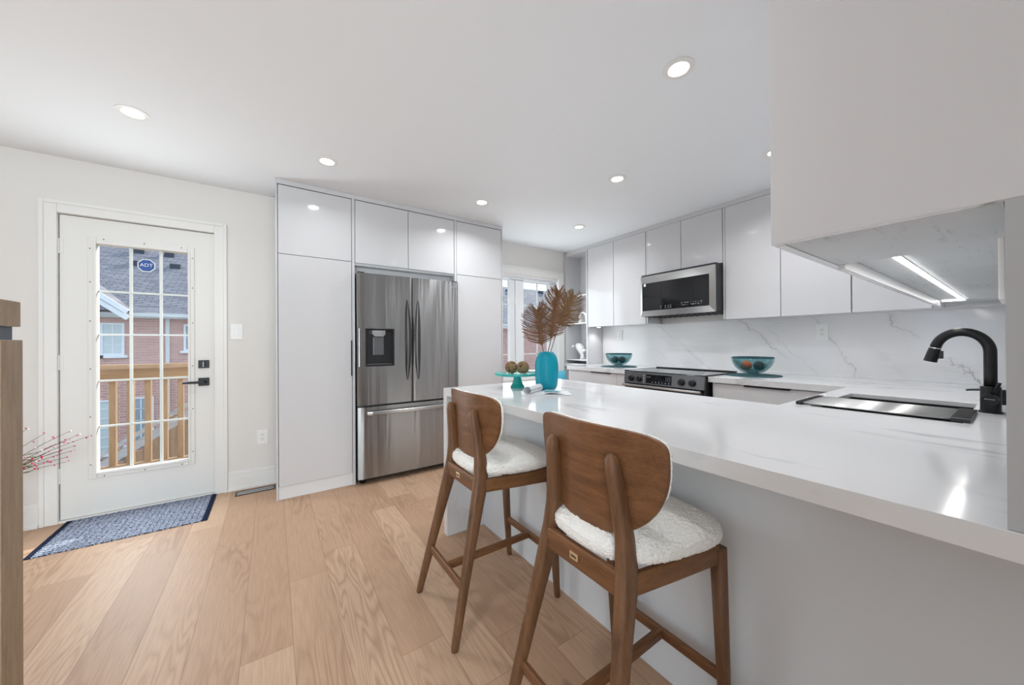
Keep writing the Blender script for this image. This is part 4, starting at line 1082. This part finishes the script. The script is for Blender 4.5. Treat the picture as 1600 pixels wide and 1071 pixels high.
# vase
VX, VY = 1.318, 1.575
va = thing('vase', 'frosted teal glass vase holding dried fronds on the peninsula', 'vase', (VX, VY, ZS))
b = bm_new(); prof = [(.0, .0), (.040, .0), (.054, .008), (.064, .030), (.067, .060), (.0655, .085), (.067, .115), (.0675, .145), (.063, .180), (.054, .205), (.042, .221), (.034, .227), (.030, .226), (.030, .215), (.045, .19), (.055, .12), (.05, .02), (.0, .012)]
lathe(b, prof, 72)
for v in b.verts:
    a = math.atan2(v.co.y, v.co.x); z = v.co.z
    g = .05*math.exp(-((z-.05)/.06)**2)
    k = 1 - g*max(0, math.cos(3*(a+1.0)))**6 + .035*math.sin(2*a+z*14)*math.exp(-((z-.11)/.08)**2)
    v.co.x *= k; v.co.y *= k
o = obj('vessel', b, 'vase', va, smooth=True); o.modifiers.new('sub', 'SUBSURF').render_levels = 1
# dried fronds: each stands in the vase
PXM = .00352
def frond(label, spine_px, stem_px, width, tilt, yaw, mat, seed, nb=58, d0=0):
    """pixels relative to the vase mouth; built in an upright plane turned by yaw"""
    R = random.Random(seed)
    t = thing('dried_frond', label, 'dried leaf', (VX, VY, ZS+.205), 0, 'dried fronds in the teal vase')
    ax = Vector((math.cos(_y+yaw), -math.sin(_y+yaw), 0)); az = Vector((0, 0, 1)); ay = ax.cross(az)
    def P(q, d=0):
        d += d0*min(1, max(0, (546-q[1])/40)); return ax*((q[0]-855)*PXM) + az*((546-q[1])*PXM+.02) + ay*d
    def bez(pts, u):
        n = len(pts)-1; f = u*n; i = min(int(f), n-1); f -= i
        p0, p1 = Vector(pts[i]), Vector(pts[i+1])
        return p0.lerp(p1, f)
    b = bm_new(); S_ = [P(q, tilt*k*.02) for k, q in enumerate(stem_px)]
    S_[0] = Vector((S_[0].x*.3, S_[0].y*.3, -.10)); tube(b, S_, .0028, 6)
    sp = [Vector((x_, y_)) for x_, y_ in spine_px]; L = [bez(sp, i/12) for i in range(13)]
    d_of = lambda u: tilt*(.03+.10*u*u)
    tube(b, [P(q, d_of(i/12)) for i, q in enumerate(L)], [.0085*(1-.75*(i/12)) for i in range(13)], 7); obj('stem', b, mat, t, smooth=True)
    b = bm_new()
    for k in range(nb):
        u = .02+.98*k/(nb-1); q = bez(sp, u); tg = (bez(sp, min(1, u+.04))-bez(sp, max(0, u-.04))).normalized()
        for s in (1, -1):
            nrm = Vector((-tg.y, tg.x))*s
            wl = (width[0] if s < 0 else width[1])*(math.sin(math.pi*min(1, .12+.80*u**.8))**.6)*R.uniform(.86, 1.08)
            ang = .10+.75*u**2.2+R.uniform(-.08, .08)
            pts = []; rr_ = []
            for i in range(5):
                f = i/4; an = ang+.25*f
                d_ = nrm*math.cos(an)+tg*math.sin(an)
                e_ = q+d_*wl*f
                pts.append(P(e_, d_of(u)+.018*math.sin(f*2)*R.uniform(-.2, .4)+R.uniform(-.002, .002))); rr_.append(.0024*(1-.5*f))
            tube(b, pts, rr_, 4)
            if R.random() < .5:
                tube(b, [pts[3], pts[3].lerp(pts[4], .8)+Vector((R.uniform(-.01, .01), R.uniform(-.01, .01), R.uniform(-.01, .012)))], [.0012, .0006], 4)
    obj('leaflets', b, mat, t)['kind'] = 'stuff'
    return t
frond('left broad dried brown frond in the teal vase', [(847, 534), (844, 512), (841, 492), (838, 474)], [(851, 552), (850, 546), (847, 534)], (34, 36), -.5, .12, 'frond', 21, 68, -.035)
frond('middle upright dried brown frond in the teal vase', [(859, 522), (861, 500), (864, 475), (866, 452)], [(856, 552), (857, 546), (859, 522)], (29, 27), .5, -.1, 'frond', 22, 68, .085)
frond('right leaning dried brown frond in the teal vase', [(878, 502), (886, 486), (894, 470), (903, 452)], [(859, 552), (862, 546), (870, 523), (878, 502)], (27, 30), .05, -.05, 'frond2', 23, 68, -.04)
# magazine
mg = thing('magazine', 'open magazine with a curled page in front of the teal vase', 'magazine', (1.200, 1.470, ZS))
mg.rotation_euler = (0, 0, -.60)
b = bm_new(); box(b, -.115, .150, -.055, .085, 0, .006); obj('page_block', b, 'paper', mg, .001)
def sheet(b, prof, y0, y1, th=.0006):
    up_ = [(x, z) for x, z in prof]
    A = [[b.verts.new((x, y, z)) for y in (y0, y1)] for x, z in up_]; B = [[b.verts.new((x, y, z+th)) for y in (y0, y1)] for x, z in up_]
    for i in range(len(up_)-1):
        b.faces.new((A[i][1], A[i+1][1], A[i+1][0], A[i][0])); b.faces.new((B[i][0], B[i+1][0], B[i+1][1], B[i][1]))
        for e in (0, 1): b.faces.new((A[i][e], A[i+1][e], B[i+1][e], B[i][e]) if e == 0 else (B[i][e], B[i+1][e], A[i+1][e], A[i][e]))
    b.faces.new((A[0][0], B[0][0], B[0][1], A[0][1])); b.faces.new((A[-1][1], B[-1][1], B[-1][0], A[-1][0]))
b = bm_new(); pr_ = [(-.02, .0066)] + [(-.085-.020*math.sin(a), .0270-.0203*math.cos(a)) for a in [i*math.radians(20) for i in range(0, 19)]]
sheet(b, pr_, -.05, .085)
for v in b.verts: v.co.x += (v.co.y+.05)*.55
obj('curled_page', b, 'paper', mg, smooth=False)
b = bm_new(); sheet(b, [(.0, .0068), (.03, .014), (.07, .012), (.11, .0075)], -.053, .08); obj('open_page', b, 'paper', mg)
b = bm_new()
for (cx_, cy_, rx_, ry_, dz_) in ((.055, .01, .045, .034, 0),):
    n_ = 28; vs = []
    for ring, k in ((1.0, 0), (.55, 1)):
        vs.append([b.verts.new((cx_+rx_*ring*math.cos(2*math.pi*i/n_), cy_+ry_*ring*math.sin(2*math.pi*i/n_), .0158)) for i in range(n_)])
    for i in range(n_): b.faces.new((vs[0][i], vs[0][(i+1) % n_], vs[1][(i+1) % n_], vs[1][i]))
obj('printed_picture', b, 'tealink', mg)
# bowls on mats with balls
def bowl(label, mlabel, x, y, balls):
    m_ = bm_new(); lathe(m_, [(.0, 0), (.198, 0), (.2, .002), (.198, .004), (.0, .004)], 56); mo = obj('placemat', m_, 'mat', None); mo.location = (x, y, ZS)
    tag(mo, mlabel, 'placemat', 'round placemats on the range counter')
    t = thing('fruit_bowl', label, 'bowl', (x, y, ZS+.0045), 0, 'teal bowls on the range counter')
    b = bm_new(); out = [(.0, 0), (.045, 0)] + [(.150*math.sin(a), .004+.146*(1-math.cos(a))) for a in [math.radians(d_) for d_ in (22, 32, 42, 52, 62, 72, 80, 87)]]
    inn = [(r_-.013 if r_ > .05 else r_*.8, z_+.012 if z_ < .1 else z_) for r_, z_ in out[::-1]]; inn[-1] = (0, .012)
    lathe(b, out+inn, 56); obj('vessel', b, 'teal_glass', t, smooth=True)
    b = bm_new()
    for (dx, dy, dz) in ((1, 0, 0),): tube(b, [(.1415*math.cos(a), .1415*math.sin(a), .1425) for a in [2*math.pi*i/56 for i in range(57)]], .0055, 8)
    obj('rim', b, 'mat', t, smooth=True)
    for k, (dx, dy, dz, r_, mt, lab) in enumerate(balls):
        b = bm_new(); bmesh.ops.create_icosphere(b, subdivisions=4, radius=r_)
        for v in b.verts: v.co *= 1+.035*noise.noise(v.co*60)
        o = obj('decor_ball', b, mt, None, smooth=True); o.location = (x+dx, y+dy, ZS+dz); tag(o, lab, 'decoration', 'balls in the teal bowls')
    return t
bowl('teal glass bowl with an orange ball, right of the range', 'round teal placemat under the bowl with the orange ball', 3.27, 1.275,
     [(-.028, .032, .080, .039, 'orange', 'orange ball in the bowl right of the range'), (.03, -.035, .080, .039, 'darkball', 'dark brown ball beside the orange ball')])
bowl('teal glass bowl of dark balls, left of the range', 'round teal placemat under the bowl of dark balls left of the range', 3.31, 2.66,
     [(-.01, .042, .080, .039, 'darkball', 'left dark ball in the bowl left of the range'), (.005, -.040, .080, .039, 'darkball', 'right dark ball in the bowl left of the range')])
# window bench and cushion
bn = bx('window_bench', None, 'satin', 2.10, 3.30, 3.26, YB-.03, 0, .46, .003); tag(bn, 'white bench below the window behind the peninsula', 'bench')
b = bm_new(); N = 28
for sgn in (1, -1):
    g = [[b.verts.new((-.19+.38*i/N, sgn*.055*((1-(2*i/N-1)**4)*(1-(2*j/N-1)**4))**.6, -.17+.34*j/N)) for j in range(N+1)] for i in range(N+1)]
    for i in range(N):
        for j in range(N): 
            f = (g[i][j], g[i+1][j], g[i+1][j+1], g[i][j+1]); b.faces.new(f[::-1] if sgn > 0 else f)
bmesh.ops.remove_doubles(b, verts=b.verts[:], dist=1e-5)
cu = obj('cushion', b, 'cushion', None, smooth=True, recalc=True); cu.location = (3.09, 3.50, .635); cu.rotation_euler = (-.14, 0, 0)
tag(cu, 'sky-blue square cushion propped on the window bench', 'cushion')

# ================================================================== OUTDOORS
struct('ground', 'soil', [(-40, 60, YB+.21, 60, -3.4, -3.2)])
b = bm_new(); k = 0; x = -2.2
while x < .6: box(b, x, x+.136, 3.83, 5.32, -.14, -.105); x += .142
box(b, -2.2, .6, 5.14, 5.32, -.34, -.141); box(b, -2.2, .6, 3.83, 3.9, -.34, -.141)
for xx in (-2.1, .5): box(b, xx-.05, xx+.05, 5.15, 5.25, -3.2, -.34)
obj('deck', b, 'deckwood_x', None, kind='structure')
rl = thing('deck_railing', 'wooden deck railing with square balusters outside the glass door', 'railing', (-1.0, 5.2, -.105))
def rx_(o): o.location = (1.0, -5.2, .105)
rx_(bx('top_rail', rl, 'deckwood_x', -2.2, .6, 5.13, 5.27, .945, .985)); rx_(bx('rail_board', rl, 'deckwood_x', -2.2, .6, 5.185, 5.222, .815, .944))
rx_(bx('bottom_rail', rl, 'deckwood_x', -2.2, .6, 5.13, 5.275, -.1045, -.045))
for x in (-1.86, -1.60, -1.342, -1.215, -1.087, -.960, -.833, -.706, -.45, -.2, .05): rx_(bx('baluster', rl, 'deckwood', x-.024, x+.024, 5.223, 5.272, -.0445, .944))
sr = thing('stair_handrail', 'weathered grey sloping stair handrail beyond the deck railing', 'handrail', (-1.3, 6.3, -3.2))
b = bm_new(); p0, p1 = Vector((-1.93, 6.3, -.35)), Vector((-.95, 6.3, .62))
def bar(b, p0, p1, w, h):
    sweep(b, [p0, p1], [w]*2, [h]*2, 4, 20, Vector((0, 1, 0)))
bar(b, Vector((-1.98, 6.3, -.33)), Vector((-.60, 6.3, .62)), .10, .05); bar(b, Vector((-1.98, 6.3, -.46)), Vector((-.60, 6.3, .49)), .045, .10)
o = obj('rail', b, 'greywood', sr); o.location = (1.3, -6.3, 3.2)
for xx in (-1.9, -.65):
    o = bx('post', sr, 'greywood', xx-.045, xx+.045, 6.255, 6.345, -3.2, -.4+(xx+1.98)*.69); o.location = (1.3, -6.3, 3.2)
# fence in the yard below
fe = thing('yard_fence', 'brown board fence in the yard between deck and brick house', 'fence', (-1.8, 11, -3.2))
b = bm_new(); R = random.Random(4); x = -3.9
while x < .5:
    box(b, x+1.8, x+.135+1.8, -.012, .012, 0, 1.70+max(0, x+3.06)*.66 if x < -2.5 else (2.07+(x+2.5)*1.0 if x < -2.1 else 2.80)); x += .14
obj('boards', b, 'fencewood', fe)
b = bm_new()
for xx in (-3.9, -2.2, .3): box(b, xx+1.8, xx+1.9, .013, .11, 0, 2.2)
obj('posts', b, 'fencewood', fe)
# brick house beyond
YH = 20.0
hs = thing('brick_house', 'pinkish brick row house with grey shingled roof beyond the deck', 'house', (0, YH, -3.2))
def hp(o): o.location = (0, -YH, 3.2); return o
hp(bx('wall', hs, 'brick', -16, 34, YH, YH+10, -3.2, 2.30))
b = bm_new(); pr2 = [(YH-.45, 2.42), (YH+6.9, 6.35), (YH+14, 2.42), (YH+14, 2.32), (YH-.45, 2.32)]
prism(b, pr2, lambda u, v, t: (t, u, v), -16.5, 34.5); hp(obj('roof', b, 'shingle', hs, recalc=True))
hp(bx('gutter', hs, 'gutter', -16.5, 34.5, YH-.57, YH-.45, 2.31, 2.45)); hp(bx('soffit', hs, 'gutter', -16.4, 34.4, YH-.449, YH+.02, 2.26, 2.318))
def hwin(x0, x1, z0, z1, glassm, nv=1, nh=2, sill=True):
    b = bm_new(); frame(b, x0, x1, z0, z1, .07, YH-.05, YH+.03)
    for i in range(1, nv+1): xx = x0+(x1-x0)*i/(nv+1); box(b, xx-.018, xx+.018, YH-.03, YH+.0, z0+.07, z1-.07)
    for i in range(1, nh+1): zz = z0+(z1-z0)*i/(nh+1); box(b, x0+.07, x1-.07, YH-.03, YH+.0, zz-.012, zz+.012)
    if sill: box(b, x0-.1, x1+.1, YH-.12, YH-.0, z0-.1, z0)
    w = hp(obj('window', b, 'vinyl', hs)); bx('pane', w, glassm, x0+.07, x1-.07, YH-.012, YH+.004, z0+.07, z1-.07)
hwin(-6.45, -5.44, .80, 2.06, 'housewin', 0, 1); hwin(-5.44, -4.80, .80, 2.06, 'curtain', 1, 2)
hwin(-5.95, -5.02, -3.1, -.92, 'curtain', 1, 5, False); hwin(-4.72, -3.98, -2.75, -.88, 'housewin', 1, 3)
hwin(-3.08, -1.9, .95, 2.06, 'housewin', 1, 1); hwin(17.2, 18.6, .70, 2.0, 'housewin', 1, 1)
hp(bx('downpipe', hs, 'gutter', -3.62, -3.5, YH-.1, YH-.0, -3.2, 2.3))
b = bm_new(); g0, g1, gz, ga = -8.9, -4.47, 2.50, 4.35; gm = (g0+g1)/2
prism(b, [(g0, gz), (g1, gz), (gm, ga)], lambda u, v, t: (u, t, v), YH-1.0, YH+3.4); hp(obj('gable_roof', b, 'shingle', hs, recalc=True))
b = bm_new()
for s in (-1, 1):
    for (o1_, o2_, d_) in ((0., -.17, .06), (-.24, -.42, .0)):
        xe = gm+s*(g1-gm); sweep(b, [(gm, YH-1.02-d_, ga+o1_-.06), (xe, YH-1.02-d_, gz+o1_-.06)], [.10]*2, [.17]*2, 4, 20, Vector((0, 1, 0)))
hp(obj('barge_board', b, 'vinyl', hs))
for (x, yy) in ((-5.77, 6.45), (-4.6, 6.35), (-5.5, 4.69), (-4.1, 4.73), (17.3, 5.86), (21.2, 6.2)):
    z = 2.42+(yy+.45)*(3.93/7.35); b = bm_new(); box(b, x-.2, x+.2, YH+yy-.2, YH+yy+.2, z-.1, z+.15); hp(obj('roof_vent', b, 'ventdark', hs))
